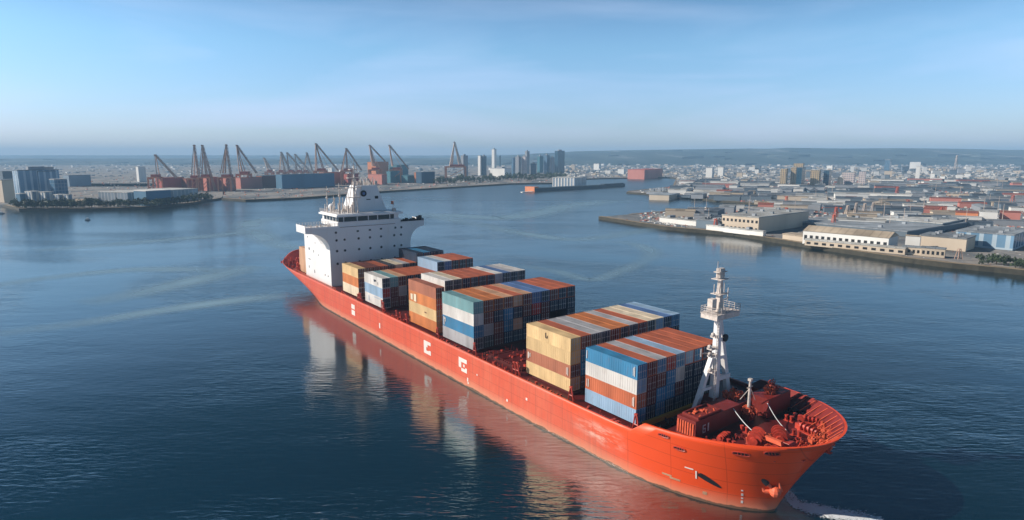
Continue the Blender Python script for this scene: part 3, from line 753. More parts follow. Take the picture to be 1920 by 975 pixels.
# stern gear behind the house
mb = MB(); mb.box(-178, -170, .6, 4.2, 8, 17.6, top=(.4, .2)); mb.build('stern_store', C['tan'], ship)
mb = MB(); mb.box(-177, -170, 4.4, 9, 8, 19, top=(.4, .2)); mb.build('stern_vent_house', C['rust'], ship)
clutter('stern_fittings', -202, -172, -.9, 6, 8, 90, 2.6, M['gear'], .22)
clutter('stern_fittings', -203, -180, 2, 18, 8, 40, 3.2, M['inner'], .3)
def winch(s, t, z, r=.8, l=2.4, rz=0.0, parent=ship, m=None):
    mb = MB(); Mx = Matrix.Translation((s, t, z)) @ Matrix.Rotation(rz, 4, 'Z')
    tr = lambda p: Mx @ Vector(p)
    for y in (-l / 2, -l / 6, l / 6, l / 2): mb.bar(tr((0, y - .06, r * 1.15)), tr((0, y + .06, r * 1.15)), r, 14)
    mb.bar(tr((0, -l / 2 - .5, r * 1.15)), tr((0, l / 2 + .5, r * 1.15)), r * .55, 10)
    for y in (-l / 2 - .25, l / 2 + .25): mb.box(-.5, .5, y - .15, y + .15, 0, r * 1.3, M=Mx)
    mb.box(-r, r, -l / 2 - .5, l / 2 + .5, 0, .18, M=Mx); mb.box(-.45, .45, l / 2 + .4, l / 2 + 1.1, .1, r * 1.5, M=Mx)
    return mb.build('winch', m or M['gear'], parent)
for s, t in ((-186, 4), (-192, 9), (-197, 7)): winch(s, t, 8, 1.0, 3)
# ---------------------------------------------------------------- foremast
fm = empty('foremast', (0, 0, .27)); fm.parent = ship; fm.scale = (1, 1, .965)
ZB = 10.6
mb = MB(); mb.box(3.2, 4.4, 15.6, 16.9, ZB, 26.2, top=(.15, .2)); mb.build('mast_column', M['white'], fm)
def plank(p0, p1, w_, t_):
    mb = MB(); p0 = Vector(p0); p1 = Vector(p1)
    for k in (0,):
        c = [(-t_ / 2, -w_ / 2), (t_ / 2, -w_ / 2), (t_ / 2, w_ / 2), (-t_ / 2, w_ / 2)]
        A = [p0 + Vector((x, y, 0)) for x, y in c]; B2 = [p1 + Vector((x, y * .55, 0)) for x, y in c]
        for i in range(4):
            j = (i + 1) % 4; mb.face((A[i], A[j], B2[j], B2[i]))
        mb.face(A[::-1]); mb.face(B2)
    return mb
plank((3.2, 11.6, 8.7), (3.6, 15.2, 18.5), 1.15, .8).build('mast_leg', M['white'], fm)
plank((3.2, 21.6, 8.7), (3.6, 16.9, 25.6), 1.1, .8).build('mast_leg', M['white'], fm)
for q in ((17, 20.6, 13.6, 14.4), (17, 18.9, 17.8, 18.4), (12.6, 15.2, 12.6, 13.1), (17, 18, 21.4, 21.9)):
    mb = MB(); mb.box(3.3, 4.0, *q); mb.build('mast_brace', M['white'], fm)
mb = MB(); mb.box(2.3, 5.6, 13.3, 19.8, 26.0, 26.9); mb.box(2.2, 5.7, 13.2, 19.9, 26.9, 27.0); plat = mb.build('mast_platform', M['rustwhite'], fm)
rail('platform_rail', [(2.3, 13.3, 27.0), (5.6, 13.3, 27.0), (5.6, 19.8, 27.0), (2.3, 19.8, 27.0), (2.3, 13.3, 27.0)], 1.2, M['rustwhite'], 1.0, .05, parent=plat)
mb = MB(); mb.box(3.3, 4.3, 15.7, 16.8, 27.0, 33.2, top=(.2, .25)); mb.box(2.8, 4.8, 15.0, 17.4, 30.2, 30.32); mb.box(2.8, 4.8, 15.0, 17.4, 32.9, 33.02)
for t in (14.6, 15.6, 16.6, 17.5): mb.bar((3.8, t, 30.4), (3.8, t, 32 + .3 * (t % 1)), .08, 5)
mb.bar((3.8, 16.6, 28.8), (3.8, 19.0, 29.2), .1, 5); mb.bar((3.8, 18.6, 28.4), (3.8, 18.7, 31), .08, 5); mb.bar((3.8, 17.6, 30.2), (3.8, 19.2, 30.2), .07, 5); mb.box(3.3, 4.3, 13.6, 14.8, 27.6, 29.6)
mb.build('mast_top', M['rustwhite'], fm)
mb = MB(); mb.bar((3.8, 15.3, 33), (3.8, 15.3, 36.2), .06, 5); mb.bar((3.8, 17.1, 33), (3.8, 17.1, 34.6), .06, 5); mb.box(3.2, 4.4, 15.0, 17.3, 34.2, 34.35); mb.box(3.4, 4.2, 15.5, 16.8, 33.2, 34.9); mb.build('mast_aerial', M['rustwhite'], fm)
mb = MB()
for k in (-1, 1): mb.bar((5.1, 15.4 + k * .0 - .9 + k * .25, 9), (5.1, 15.4 - .9 + k * .25, 26.6), .06, 4)
for i in range(34): mb.bar((5.1, 14.25, 9.3 + i * .51), (5.1, 14.75, 9.3 + i * .51), .05, 4)
mb.build('mast_ladder', M['rustwhite'], fm)
for z, t in ((19.0, 13.6), (16, 13.9), (22.5, 14.2), (20.4, 13.4)):
    mb = MB(); mb.box(3.8, 4.8, t, 15.3, z, z + .35); mb.sphere((4.3, t + .1, z + .6), .38, 7, 5); mb.build('mast_lamp', M['rustwhite'], fm)
mb = MB(); mb.bar((3.6, 12.2, 19.8), (4.0, 15.2, 19.4), .12, 5); mb.bar((3.6, 12.2, 19.2), (3.6, 12.2, 20.6), .12, 5)
mb.build('mast_arm', M['rustwhite'], fm)
mb = MB(); mb.bar((3.3, 18.3, 21.7), (4.2, 18.3, 21.7), .7, 12); mb.bar((3.7, 17.0, 21.5), (3.7, 19, 21.5), .12, 5); mb.build('horn', M['dark'], fm)
# ---------------------------------------------------------------- forecastle houses and machinery
def slab_house(name, s0_, s1_, t0, t1, z1, m, pit=None):
    mb = MB(); mb.box(s0_, s1_, t0, t1, 8.7, z1, top=(.12, .12))
    if pit:
        a, b_, c, d = pit
        mb.box(a - .25, b_ + .25, c - .25, c, z1, z1 + .35); mb.box(a - .25, b_ + .25, d, d + .25, z1, z1 + .35); mb.box(a - .25, a, c, d, z1, z1 + .35); mb.box(b_, b_ + .25, c, d, z1, z1 + .35)
    return mb.build(name, m, ship)
M['house'] = mat('forecastle_house_red', (.19, .02, .016), rough=.5, var=.2, scale=.5, dirt=(.2, .03, .02), dirt_amt=.5)
h1 = slab_house('forecastle_house', 6.2, 10.0, 2.9, 15.2, 11.6, M['house'], (6.8, 9.4, 4.2, 9.8))
h2 = slab_house('forecastle_house', 8.6, 12.4, 19.4, 26.6, 12.1, M['house'])
h3 = slab_house('forecastle_house', 1.9, 8.6, 13.2, 20.0, 10.6, M['house'])
mb = MB()
def digit(mb, s, t, z, w_, h, segs):
    e = .16
    R_ = {'t': (0, w_, h - e, h), 'm': (0, w_, h / 2 - e / 2, h / 2 + e / 2), 'b': (0, w_, 0, e), 'l': (0, e, 0, h), 'lt': (0, e, h / 2, h), 'lb': (0, e, 0, h / 2), 'rt': (w_ - e, w_, h / 2, h), 'rb': (w_ - e, w_, 0, h / 2), 'r': (w_ - e, w_, 0, h)}
    for k in segs: a, b_, c, d = R_[k]; mb.box(s, s + .05, t + a, t + b_, z + c, z + d)
digit(mb, 10.0, 4.7, 9.3, .75, 1.35, ['t', 'l', 'm', 'b', 'rb']); digit(mb, 10.0, 6.0, 9.35, .3, 1.35, ['l', 'r'])
mb.build('number_mark', M['mark'], h1)
mb = MB()
for i in range(7): mb.box(6.5 + i * .48, 6.75 + i * .48, 2.83, 2.95, 9.0, 11.1)
mb.build('side_grille', M['gearlight'], h1)
clutter('hatch_gear', 7, 9.2, 4.6, 9.4, 11.6, 14, .6, M['gearlight'], .16, parent=h1)
def pile(name, c, r, n, m, seed, flat=.6, parent=ship):
    """tangle of coiled hose and rope drums"""
    rn = random.Random(seed); mb = MB(); c = Vector(c)
    for i in range(n):
        a = rn.uniform(0, 2 * pi); rr = r * sqrt(rn.random()); z = rn.uniform(0, r * flat * 2) * (1 - rr / r * .6)
        p = c + Vector((rr * cos(a), rr * sin(a), z)); R2 = rn.uniform(.25, .55) ; ax_ = Vector((rn.gauss(0, 1), rn.gauss(0, 1), rn.gauss(0, .6))).normalized()
        u = ax_.orthogonal().normalized(); v = ax_.cross(u); k = 7; pt = [p + (u * cos(2 * pi * j / k) + v * sin(2 * pi * j / k)) * R2 for j in range(k)]
        for j in range(rn.randint(4, 7)): mb.bar(pt[j % k], pt[(j + 1) % k], .07, 4)
    return mb.build(name, m, parent)
pile('hose_reel', (6.2, 18.6, 10.7), 1.7, 60, M['gearlight'], 4); pile('hose_reel', (10.6, 22.4, 12.1), .9, 30, M['gearlight'], 6, 1.0); pile('hose_reel', (10.2, 24.6, 12.1), .8, 26, M['gear'], 7, 1.3)
pile('hose_reel', (10.4, 16.8, 9.9), 1.1, 40, M['gearlight'], 8)
mb = MB(); mb.box(9.6, 11.2, 15.9, 17.6, 8.7, 10.0); mb.build('mast_pedestal', M['house'], ship)
mb = MB(); mb.bar((10.4, 16.7, 10), (10.4, 16.7, 15.6), .28, 8, .2); mb.box(10.1, 10.7, 16.4, 17.0, 15.5, 15.9); mb.bar((10.4, 15.9, 14.4), (10.4, 17.5, 14.4), .09, 5)
mb.bar((10.4, 16.7, 14.6), (10.4, 18.6, 11.6), .06, 5); mb.bar((10.4, 16.7, 14.2), (9.2, 15.9, 12), .06, 5); mb.build('signal_post', M['rustwhite'], ship)
# windlass group
wl = empty('windlass', (0, 0, 0)); wl.parent = ship
winch(16.6, 9.2, 8.7, 1.1, 3.0, R(20), wl); winch(18.4, 12.6, 8.7, 1.1, 2.8, R(35), wl)
mb = MB(); mb.box(15.4, 20.4, 8.2, 10.2, 8.7, 9.5, M=Matrix.Translation((0, 0, 0)), top=(.5, .2)); mb.box(18.2, 21.8, 10.2, 13.4, 8.7, 9.9, top=(.9, .8)); mb.build('chain_base', M['gear'], wl)
mb = MB(); mb.box(17.6, 20.6, 9.4, 10.2, 9.9, 10.5, top=(.2, .1)); mb.box(17.2, 19.2, 12.6, 15.2, 8.7, 10.3, top=(.7, .7)); mb.build('gear_housing', M['gearlight'], wl)
pile('anchor_chain', (17.2, 10.6, 8.8), 2.4, 130, M['gearlight'], 11, .28, wl); pile('anchor_chain', (20.4, 13.8, 8.7), 1.7, 60, M['gear'], 12, .3, wl); pile('anchor_chain', (21.6, 18.6, 8.7), 1.4, 46, M['gearlight'], 13, .4, wl)
winch(19.4, 19.6, 8.7, .7, 2.2, R(80)); winch(12.6, 6.4, 8.7, .55, 1.6, R(10)); winch(17.6, 23.8, 8.7, .6, 1.8, R(110))
def bollard(s, t, z=8.7):
    mb = MB()
    for k in (-.45, .45): mb.bar((s + k, t, z), (s + k, t, z + .9), .24, 10); mb.bar((s + k, t, z + .9), (s + k, t, z + 1.0), .32, 10)
    mb.box(s - .9, s + .9, t - .35, t + .35, z, z + .1); mb.build('bollard', M['gear'], ship)
for s, t in ((13.4, 3.6), (14.6, 5.6), (20.6, 6.6), (23.0, 10.2), (24.2, 15.6), (22.8, 20.6), (20.0, 23.6), (13.0, 11.6), (15.0, 21.5), (15.6, 23.2), (18.8, 17)): bollard(s, t)
acc = 0
for side in (0, 1):
    A, D = rings[-1][side], deckring[side]
    for k in range(len(A) - 1):
        if A[k].x < 9: continue
        acc += (A[k + 1] - A[k]).length
        if acc > 1.3:
            acc = 0; cdir = Vector((4, CT, 0)) - A[k]; cdir.z = 0; cdir.normalize()
            mb = MB(); mb.bar(A[k] + cdir * .5 + Vector((0, 0, -.2)), D[k] + cdir * .8, .09, 4); mb.build('bulwark_stay', M['gearlight'], ship)
for (p0, p1) in (((9.9, 13.0, 11.3), (16.6, 10.6, 9.5)), ((11.6, 19.8, 11.8), (17.2, 17.0, 9.0))):
    mb = MB(); p0 = Vector(p0); p1 = Vector(p1); last = p0
    for i in range(1, 9):
        f = i / 8; p = p0.lerp(p1, f) - Vector((0, 0, .5 * sin(pi * f))); mb.bar(last, p, .075, 5); last = p
    mb.build('mooring_line', M['rope'], ship)
clutter('foredeck_fittings', 21.0, 24.6, 12, 19, 8.7, 40, 1.2, M['gearlight'], .18)
clutter('foredeck_fittings', 11, 15.5, 2.8, 10, 8.7, 26, .8, M['inner'], .16)
clutter('foredeck_fittings', 12.4, 15.5, 22, 27, 8.7, 26, 1.0, M['dark'], .16)
clutter('foredeck_fittings', 19, 23, 21, 23.5, 8.7, 30, 1.5, M['gearlight'], .18)
clutter('foredeck_fittings', 1.2, 5, 2, 12, 7.75, 24, .7, M['dark'], .16)
# fin below the port bow seen past the stem
# ================================================================== containers
SHAPES = {}
def container_mesh(L_, W_, H_):
    k = (round(L_, 2), round(W_, 2), round(H_, 2))
    if k in SHAPES: return SHAPES[k]
    mb = MB(); e = .09; n = int(L_ / .55)
    # frame: corner posts and rails
    for y in (0, W_ - e):
        for x in (-L_, -.2): mb.box(x, x + .2, y, y + e, 0, H_)
        mb.box(-L_ + .2, -.2, y, y + e, H_ - .14, H_); mb.box(-L_ + .2, -.2, y, y + e, 0, .18)
    mb.box(-L_, -L_ + e, e, W_ - e, H_ - .14, H_); mb.box(-L_, -L_ + e, e, W_ - e, 0, .14); mb.box(-e, 0, e, W_ - e, H_ - .12, H_); mb.box(-e, 0, e, W_ - e, 0, .14)
    xs = -L_ + .2; dx = (L_ - .4) / n
    for y0, sg in ((.02, -1), (W_ - .02, 1)):          # corrugated sides
        pr_ = []
        for i in range(n):
            x = xs + i * dx; pr_ += [(x, 0), (x + dx * .3, 0), (x + dx * .5, 1), (x + dx * .8, 1)]
        pr_.append((xs + n * dx, 0))
        for (xa_, fa), (xb_, fb) in zip(pr_, pr_[1:]):
            ya, yb = y0 - sg * .035 * fa, y0 - sg * .035 * fb
            q = ((xa_, ya, .18), (xb_, yb, .18), (xb_, yb, H_ - .14), (xa_, ya, H_ - .14)); mb.face(q if sg < 0 else q[::-1])
    for i in range(n):                                  # ribbed roof
        x = xs + i * dx; 
        mb.face(((x, e, H_ - .03), (x + dx * .5, e, H_ - .03), (x + dx * .5, W_ - e, H_ - .03), (x, W_ - e, H_ - .03)))
        mb.face(((x + dx * .5, e, H_ - .055), (x + dx, e, H_ - .055), (x + dx, W_ - e, H_ - .055), (x + dx * .5, W_ - e, H_ - .055)))
    mb.face(((-L_ + .03, W_ - e, .1), (-L_ + .03, e, .1), (-L_ + .03, e, H_ - .1), (-L_ + .03, W_ - e, H_ - .1)))
    mb.face(((-L_, e, .05), (-L_, W_ - e, .05), (0, W_ - e, .05), (0, e, .05)))
    body = mb.mesh('container_body', [C['blue']])
    # one door leaf, origin at the container origin
    leaves = []
    for y0, y1 in ((e + .01, W_ / 2 - .01), (W_ / 2 + .01, W_ - e - .01)):
        d = MB(); d.box(-.08, -.05, y0, y1, .15, H_ - .13)
        for q in range(4): d.box(-.05, -.03, y0 + .08 + q * (y1 - y0 - .1) / 4, y0 + .08 + (q + .55) * (y1 - y0 - .1) / 4, .2, H_ - .2)
        for f in (.3, .75):
            y = y0 + (y1 - y0) * f; d.bar((-.005, y, .12), (-.005, y, H_ - .12), .035, 4, mi=1)
            for z in (.3, H_ * .45, H_ - .35): d.box(-.04, .02, y - .1, y + .1, z, z + .09, 1)
        d.box(-.03, .01, y0 + .1, y1 - .1, H_ * .5, H_ * .5 + .06, 1)
        leaves.append(d.mesh('container_door', [C['blue'], M['steel']]))
    SHAPES[k] = (body, leaves); return SHAPES[k]
CNAME = {'blue': 'blue', 'navy': 'dark navy', 'light_blue': 'pale blue', 'white': 'off-white', 'grey': 'light grey', 'rust': 'rust orange', 'orange': 'orange', 'yellow': 'sandy yellow', 'brown': 'dark brown', 'umber': 'brown',
         'dark_red': 'dark red', 'red': 'bright red', 'teal': 'teal', 'tan': 'tan', 'cream': 'cream', 'charcoal': 'charcoal', 'steel_blue': 'royal blue'}
ORD = ['first', 'second', 'third', 'fourth', 'fifth', 'sixth', 'seventh', 'eighth', 'ninth', 'tenth', 'eleventh', 'twelfth', 'thirteenth']
CAT = 'shipping container'
import bpy as _b
def place_container(s, t, z, L_, W_, H_, body, door, label, group, parts=True):
    bm_, lv = container_mesh(L_, W_, H_)
    p = S(s, t, z)
    r = empty('shipping_container', (p.x, p.y, p.z), SHIP_RZ + R(rndc.uniform(-.12, .12)))
    tag(r, label, CAT, group)
    def lk(name, me, par, m, i=0):
        o = link_mesh(name, me, par)
        o.material_slots[i].link = 'OBJECT'; o.material_slots[i].material = C[m]; return o
    lk('body', bm_, r, body)
    for me in lv: lk('door', me, r, door)
    return r
rndc = random.Random(31)
def bay(where, s_near, L_, t0, W_, H_, cols, z0=8.3, base=0, of='', gap=.07):
    """cols: per row from starboard, list of (body, door) from the bottom tier up; None leaves a tier out"""
    for ci, tiers in enumerate(cols):
        n = len(tiers)
        for k, cd in enumerate(tiers):
            if cd is None: continue
            body, door = cd if isinstance(cd, tuple) else (cd, cd)
            tier = 'topmost' if k == n - 1 else ('bottom' if k == 0 else ORD[n - 1 - k] + ' from top')
            if ci == 0: row = 'outermost near-side row'
            else: row = ORD[ci] + ' row from near side'
            label = f'{CNAME[body]} container, {tier}, {row}, {where}'
            place_container(s_near + rndc.uniform(-.06, .06), t0 + ci * W_, z0 + k * H_, L_, W_ - gap, H_ - .02, body, door, label, 'containers stacked on the ship deck')
rc = random.Random(77)
def rdoor(): return rc.choice(['navy', 'dark_red', 'brown', 'navy', 'blue', 'charcoal', 'navy', 'dark_red'])
# block nearest the bow: nine rows, four tiers
T1 = [('blue', 'blue'), ('rust', 'dark_red'), ('grey', 'blue'), ('rust', 'red'), ('light_blue', 'blue'), ('rust', 'light_blue'), ('rust', 'blue'), ('rust', 'navy'), ('rust', 'navy')]
R3 = [('white', 'light_blue'), 'dark_red', 'brown', 'blue', 'white', 'navy', 'navy', 'navy', 'blue']
R2 = [('rust', 'rust'), 'dark_red', 'blue', 'blue', 'dark_red', 'navy', 'navy', 'navy', 'navy']
R1 = [('light_blue', 'blue'), 'navy', 'blue', 'navy', 'navy', 'navy', 'navy', 'charcoal', 'navy']
bay('block beside the foremast', 0, 12.4, .25, 2.49, 2.6, [list(x) for x in zip(R1, R2, R3, T1)])
# second block: sand-yellow end stack, twelve rows
T1 = ['yellow', ('rust', 'brown'), ('grey', 'charcoal'), ('grey', 'navy'), ('orange', 'dark_red'), ('orange', 'navy'), ('grey', 'navy'), ('rust', 'dark_red'), ('cream', 'charcoal'), ('cream', 'light_blue'), ('steel_blue', 'navy'), ('light_blue', 'blue')]
R3 = [('yellow', 'yellow')] + [rdoor() for _ in range(11)]; R2 = [('umber', 'brown')] + [rdoor() for _ in range(3)] + [None] * 8; R1 = [('yellow', 'tan')] + [rdoor() for _ in range(3)] + [None] * 8
bay('second block from bow', -17.4, 13.6, 1.0, 2.68, 2.65, [list(x) for x in zip(R1, R2, R3, T1)])
# third block
T1 = [('teal', 'teal'), ('orange', 'brown'), ('orange', 'brown'), ('tan', 'brown'), ('rust', 'tan'), ('tan', 'dark_red'), ('steel_blue', 'steel_blue'), ('steel_blue', 'navy'), ('rust', 'brown'), ('rust', 'navy'), ('rust', 'navy')]
R3 = [('white', 'white'), 'brown', 'navy', 'blue', 'navy', 'brown', 'red', 'dark_red', 'navy', 'navy', 'navy']
R2 = [('blue', 'blue'), 'grey', 'brown', 'blue', 'tan', 'navy', 'navy', 'dark_red', None, None, 'navy']
R1 = [('grey', 'charcoal'), 'charcoal', 'dark_red', 'navy', 'navy', 'navy', 'dark_red', None, None, None, 'navy']
bay('third block from bow', -49.8, 14.2, .1, 2.87, 2.87, [list(x) for x in zip(R1, R2, R3, T1)])
# fourth block: tall orange end stack, then a white-edged block set further aft
bay('lone four-high amidships stack', -67.2, 15.0, .1, 2.6, 2.95, [['orange', ('yellow', 'orange'), ('orange', 'red'), ('umber', 'dark_red')]])
T1 = [('white', 'charcoal'), ('cream', 'charcoal'), ('rust', 'navy'), ('rust', 'charcoal'), ('rust', 'charcoal'), ('rust', 'navy'), ('white', 'grey'), ('steel_blue', 'charcoal'), ('grey', 'navy'), ('white', 'charcoal')]
rows = [[None, None, ('light_blue' if i == 0 else rdoor(), rdoor()), t] for i, t in enumerate(T1)]
bay('white-edged block amidships', -73.8, 13.2, 6.6, 2.72, 2.95, rows)
# fifth block: pale blue end stack
T5 = [[('white', 'navy'), ('light_blue', 'red'), ('white', 'navy')], ['dark_red', 'dark_red', ('teal', 'teal')], ['dark_red', ('white', 'grey'), ('tan', 'dark_red')], [None, 'navy', ('rust', 'navy')], [None, 'navy', ('rust', 'charcoal')], [None, None, ('rust', 'navy')], [None, None, ('rust', 'charcoal')],
      [None, None, 'blue', ('light_blue', 'navy')], [None, None, 'navy', ('white', 'steel_blue')], [None, None, 'navy', ('rust', 'charcoal')], [None, None, 'navy', ('rust', 'charcoal')], [None, None, 'navy', ('rust', 'charcoal')]]
bay('block with pale-blue end stack', -99.2, 13.0, .1, 2.66, 3.02, T5)
T6 = [[('cream', 'brown'), ('orange', 'dark_red'), ('yellow', 'brown')], [None, None, ('brown', 'brown')], [None, None, ('brown', 'brown')], [None, None, ('rust', 'brown')], [None, None, 'charcoal', ('cream', 'charcoal')][:3] , [None, None, 'cream', ][:3], [None, None, ('grey', 'charcoal')], [None, None, ('rust', 'charcoal')],
      [None, None, 'navy', ('navy', 'navy')], [None, None, 'navy', ('blue', 'navy')], [None, None, 'navy', ('navy', 'navy')], [None, None, 'navy', ('navy', 'navy')]]
bay('block before bridge house', -117.2, 13.4, .1, 2.62, 3.1, T6)

def marking(label_part, rects, m='mark', near=True):
    """painted marks on the sea-facing side of the container whose label starts so; rects in metres from its bow end"""
    for o in list(COL.objects):
        if o.get('category') == CAT and o.get('label', '').startswith(label_part[0]) and label_part[1] in o['label'] and 'near-side row' in o['label'] or (o.get('label', '').startswith(label_part[0]) and label_part[1] in o.get('label', '') and 'lone' in label_part[1]):
            for a, b_, z0_, z1_ in rects: mb = MB(); mb.box(-b_, -a, -.075, -.03, z0_, z1_); mb.build('side_marking', M[m] if m in M else C[m], o)
            return
marking(('blue container, topmost', 'foremast'), [(12.0, 12.15, .6, 2.1), (.5, .62, .5, 2.2), (.8, .9, .6, 2.0)])
marking(('rust orange container, third', 'foremast'), [(11.5, 11.65, .5, 2.0), (11.9, 12.0, .5, 2.0), (.5, .65, .4, 2.1), (.8, .9, .5, 1.9)])
marking(('sandy yellow container, topmost', 'second block'), [(7.3, 7.45, 1.0, 2.1), (6.9, 7.3, 1.0, 1.15), (6.8, 6.95, 1.1, 1.6)], 'dark')
marking(('brown container, third', 'second block'), [(12.8, 13.1, .7, 2.0), (12.3, 12.5, 1.1, 1.9), (.6, .75, .5, 2.1), (1.0, 1.1, .6, 2.0)])
marking(('blue container, third', 'third block'), [(13.3, 13.6, .4, 2.5), (12.7, 12.9, 1.3, 2.3), (12.9, 13.3, 2.0, 2.2)])
marking(('orange container, second', 'lone'), [(12.6, 13.8, .5, 2.1)], 'cream'); marking(('orange container, second', 'lone'), [(10.6, 12.0, .3, 2.3)], 'cream')
marking(('sandy yellow container, third', 'lone'), [(5.2, 6.1, 1.2, 1.5)], 'brown')
marking(('off-white container, topmost', 'pale-blue'), [(5.2, 5.8, 1.2, 1.9), (4.3, 4.9, 1.4, 1.9), (2.9, 3.1, .7, 1.4)], 'navy')
marking(('off-white container, bottom', 'pale-blue'), [(9.9, 10.1, .6, 2.3), (2.2, 6.2, 2.4, 2.55)], 'light_blue')
# ================================================================== shore: cranes, buildings, far city
BM = {}
def roof_mat(name, rgb):
    m = bpy.data.materials.new(name); m.use_nodes = True; nt = m.node_tree; b = nt.nodes['Principled BSDF']; L = nt.links.new
    tc = N(nt, 'ShaderNodeTexCoord'); br = N(nt, 'ShaderNodeTexBrick'); br.offset = .3; br.inputs['Scale'].default_value = 1; br.inputs['Brick Width'].default_value = 4.2; br.inputs['Row Height'].default_value = 17
    br.inputs['Mortar Size'].default_value = .18; br.inputs['Color1'].default_value = (*rgb, 1); br.inputs['Color2'].default_value = (*[c * .82 for c in rgb], 1); br.inputs['Mortar'].default_value = (*[c * .55 for c in rgb], 1)
    L(tc.outputs['Object'], br.inputs['Vector']); no = N(nt, 'ShaderNodeTexNoise'); no.inputs['Scale'].default_value = .07; no.inputs['Detail'].default_value = 7; L(tc.outputs['Object'], no.inputs['Vector'])
    oi = N(nt, 'ShaderNodeObjectInfo'); r2 = N(nt, 'ShaderNodeMapRange'); r2.inputs[3].default_value = .75; r2.inputs[4].default_value = 1.25; L(oi.outputs['Random'], r2.inputs[0])
    r = N(nt, 'ShaderNodeMapRange'); r.inputs[1].default_value = .3; r.inputs[2].default_value = .7; r.inputs[3].default_value = .6; r.inputs[4].default_value = 1.3; L(no.outputs['Fac'], r.inputs[0])
    q = N(nt, 'ShaderNodeMath', operation='MULTIPLY'); L(r.outputs[0], q.inputs[0]); L(r2.outputs[0], q.inputs[1])
    s_ = N(nt, 'ShaderNodeVectorMath', operation='SCALE'); L(br.outputs['Color'], s_.inputs[0]); L(q.outputs[0], s_.inputs['Scale']); L(s_.outputs[0], b.inputs['Base Color']); b.inputs['Roughness'].default_value = .7
    BM[name.replace('sheet_', '')] = m
def bm(k, rgb, **kw): kw.setdefault('rough', .75); kw.setdefault('var', .12); kw.setdefault('scale', .05); BM[k] = mat('wall_' + k, rgb, **kw)
bm('pale', (.58, .56, .52)); bm('white', (.72, .71, .68)); bm('beige', (.55, .46, .36)); bm('grey', (.30, .32, .35)); bm('slate', (.12, .16, .20)); bm('darkblue', (.03, .08, .14)); bm('red', (.42, .10, .08))
bm('pink', (.52, .20, .16)); bm('orange', (.55, .20, .09)); bm('roofgrey', (.34, .36, .38)); bm('roofpale', (.52, .52, .50)); bm('rooftan', (.42, .35, .27)); bm('teal', (.06, .18, .23)); bm('rustr', (.24, .08, .055)); bm('blue', (.07, .17, .27))
for k_, c_ in (('roofgrey', (.26, .29, .32)), ('roofpale', (.50, .50, .48)), ('rooftan', (.40, .33, .25)), ('slate_roof', (.10, .13, .17))): roof_mat('sheet_' + k_, c_)
bm('faded_rust', (.42, .24, .20)); bm('haze_grey', (.24, .32, .40))
GM = {'glassblue': grid_mat('facade_blue_glass', (.16, .24, .32), (.05, .12, .20), 3, 3.6, .6, .3), 'glassdark': grid_mat('facade_dark_glass', (.05, .12, .17), (.015, .05, .09), 3, 3.6, .5, .3),
      'white': grid_mat('facade_white', (.68, .68, .68), (.14, .18, .24), 3.4, 3.4, 1.5), 'pinkish': grid_mat('facade_pale_rose', (.62, .53, .50), (.2, .2, .24), 3.4, 3.4, 1.5), 'grey': grid_mat('facade_grey', (.34, .36, .40), (.06, .09, .13), 3.2, 3.4, 1.2),
      'tan': grid_mat('facade_tan', (.50, .38, .22), (.10, .09, .09), 3.2, 3.4, 1.3), 'teal': grid_mat('facade_teal', (.10, .26, .34), (.03, .11, .17), 3, 3.6, .7, .3), 'shed': grid_mat('facade_ribbed', (.40, .42, .44), (.22, .26, .30), 5, 30, 1.2),
      'stripes': grid_mat('facade_stripes', (.70, .67, .62), (.16, .22, .30), 5.5, 60, 2.6), 'stripeblue': grid_mat('facade_blue_strips', (.40, .50, .58), (.13, .24, .36), 6, 200, 2.2, .35)}
def getm(k): return BM[k] if k in BM else GM[k]
G0 = 2.5
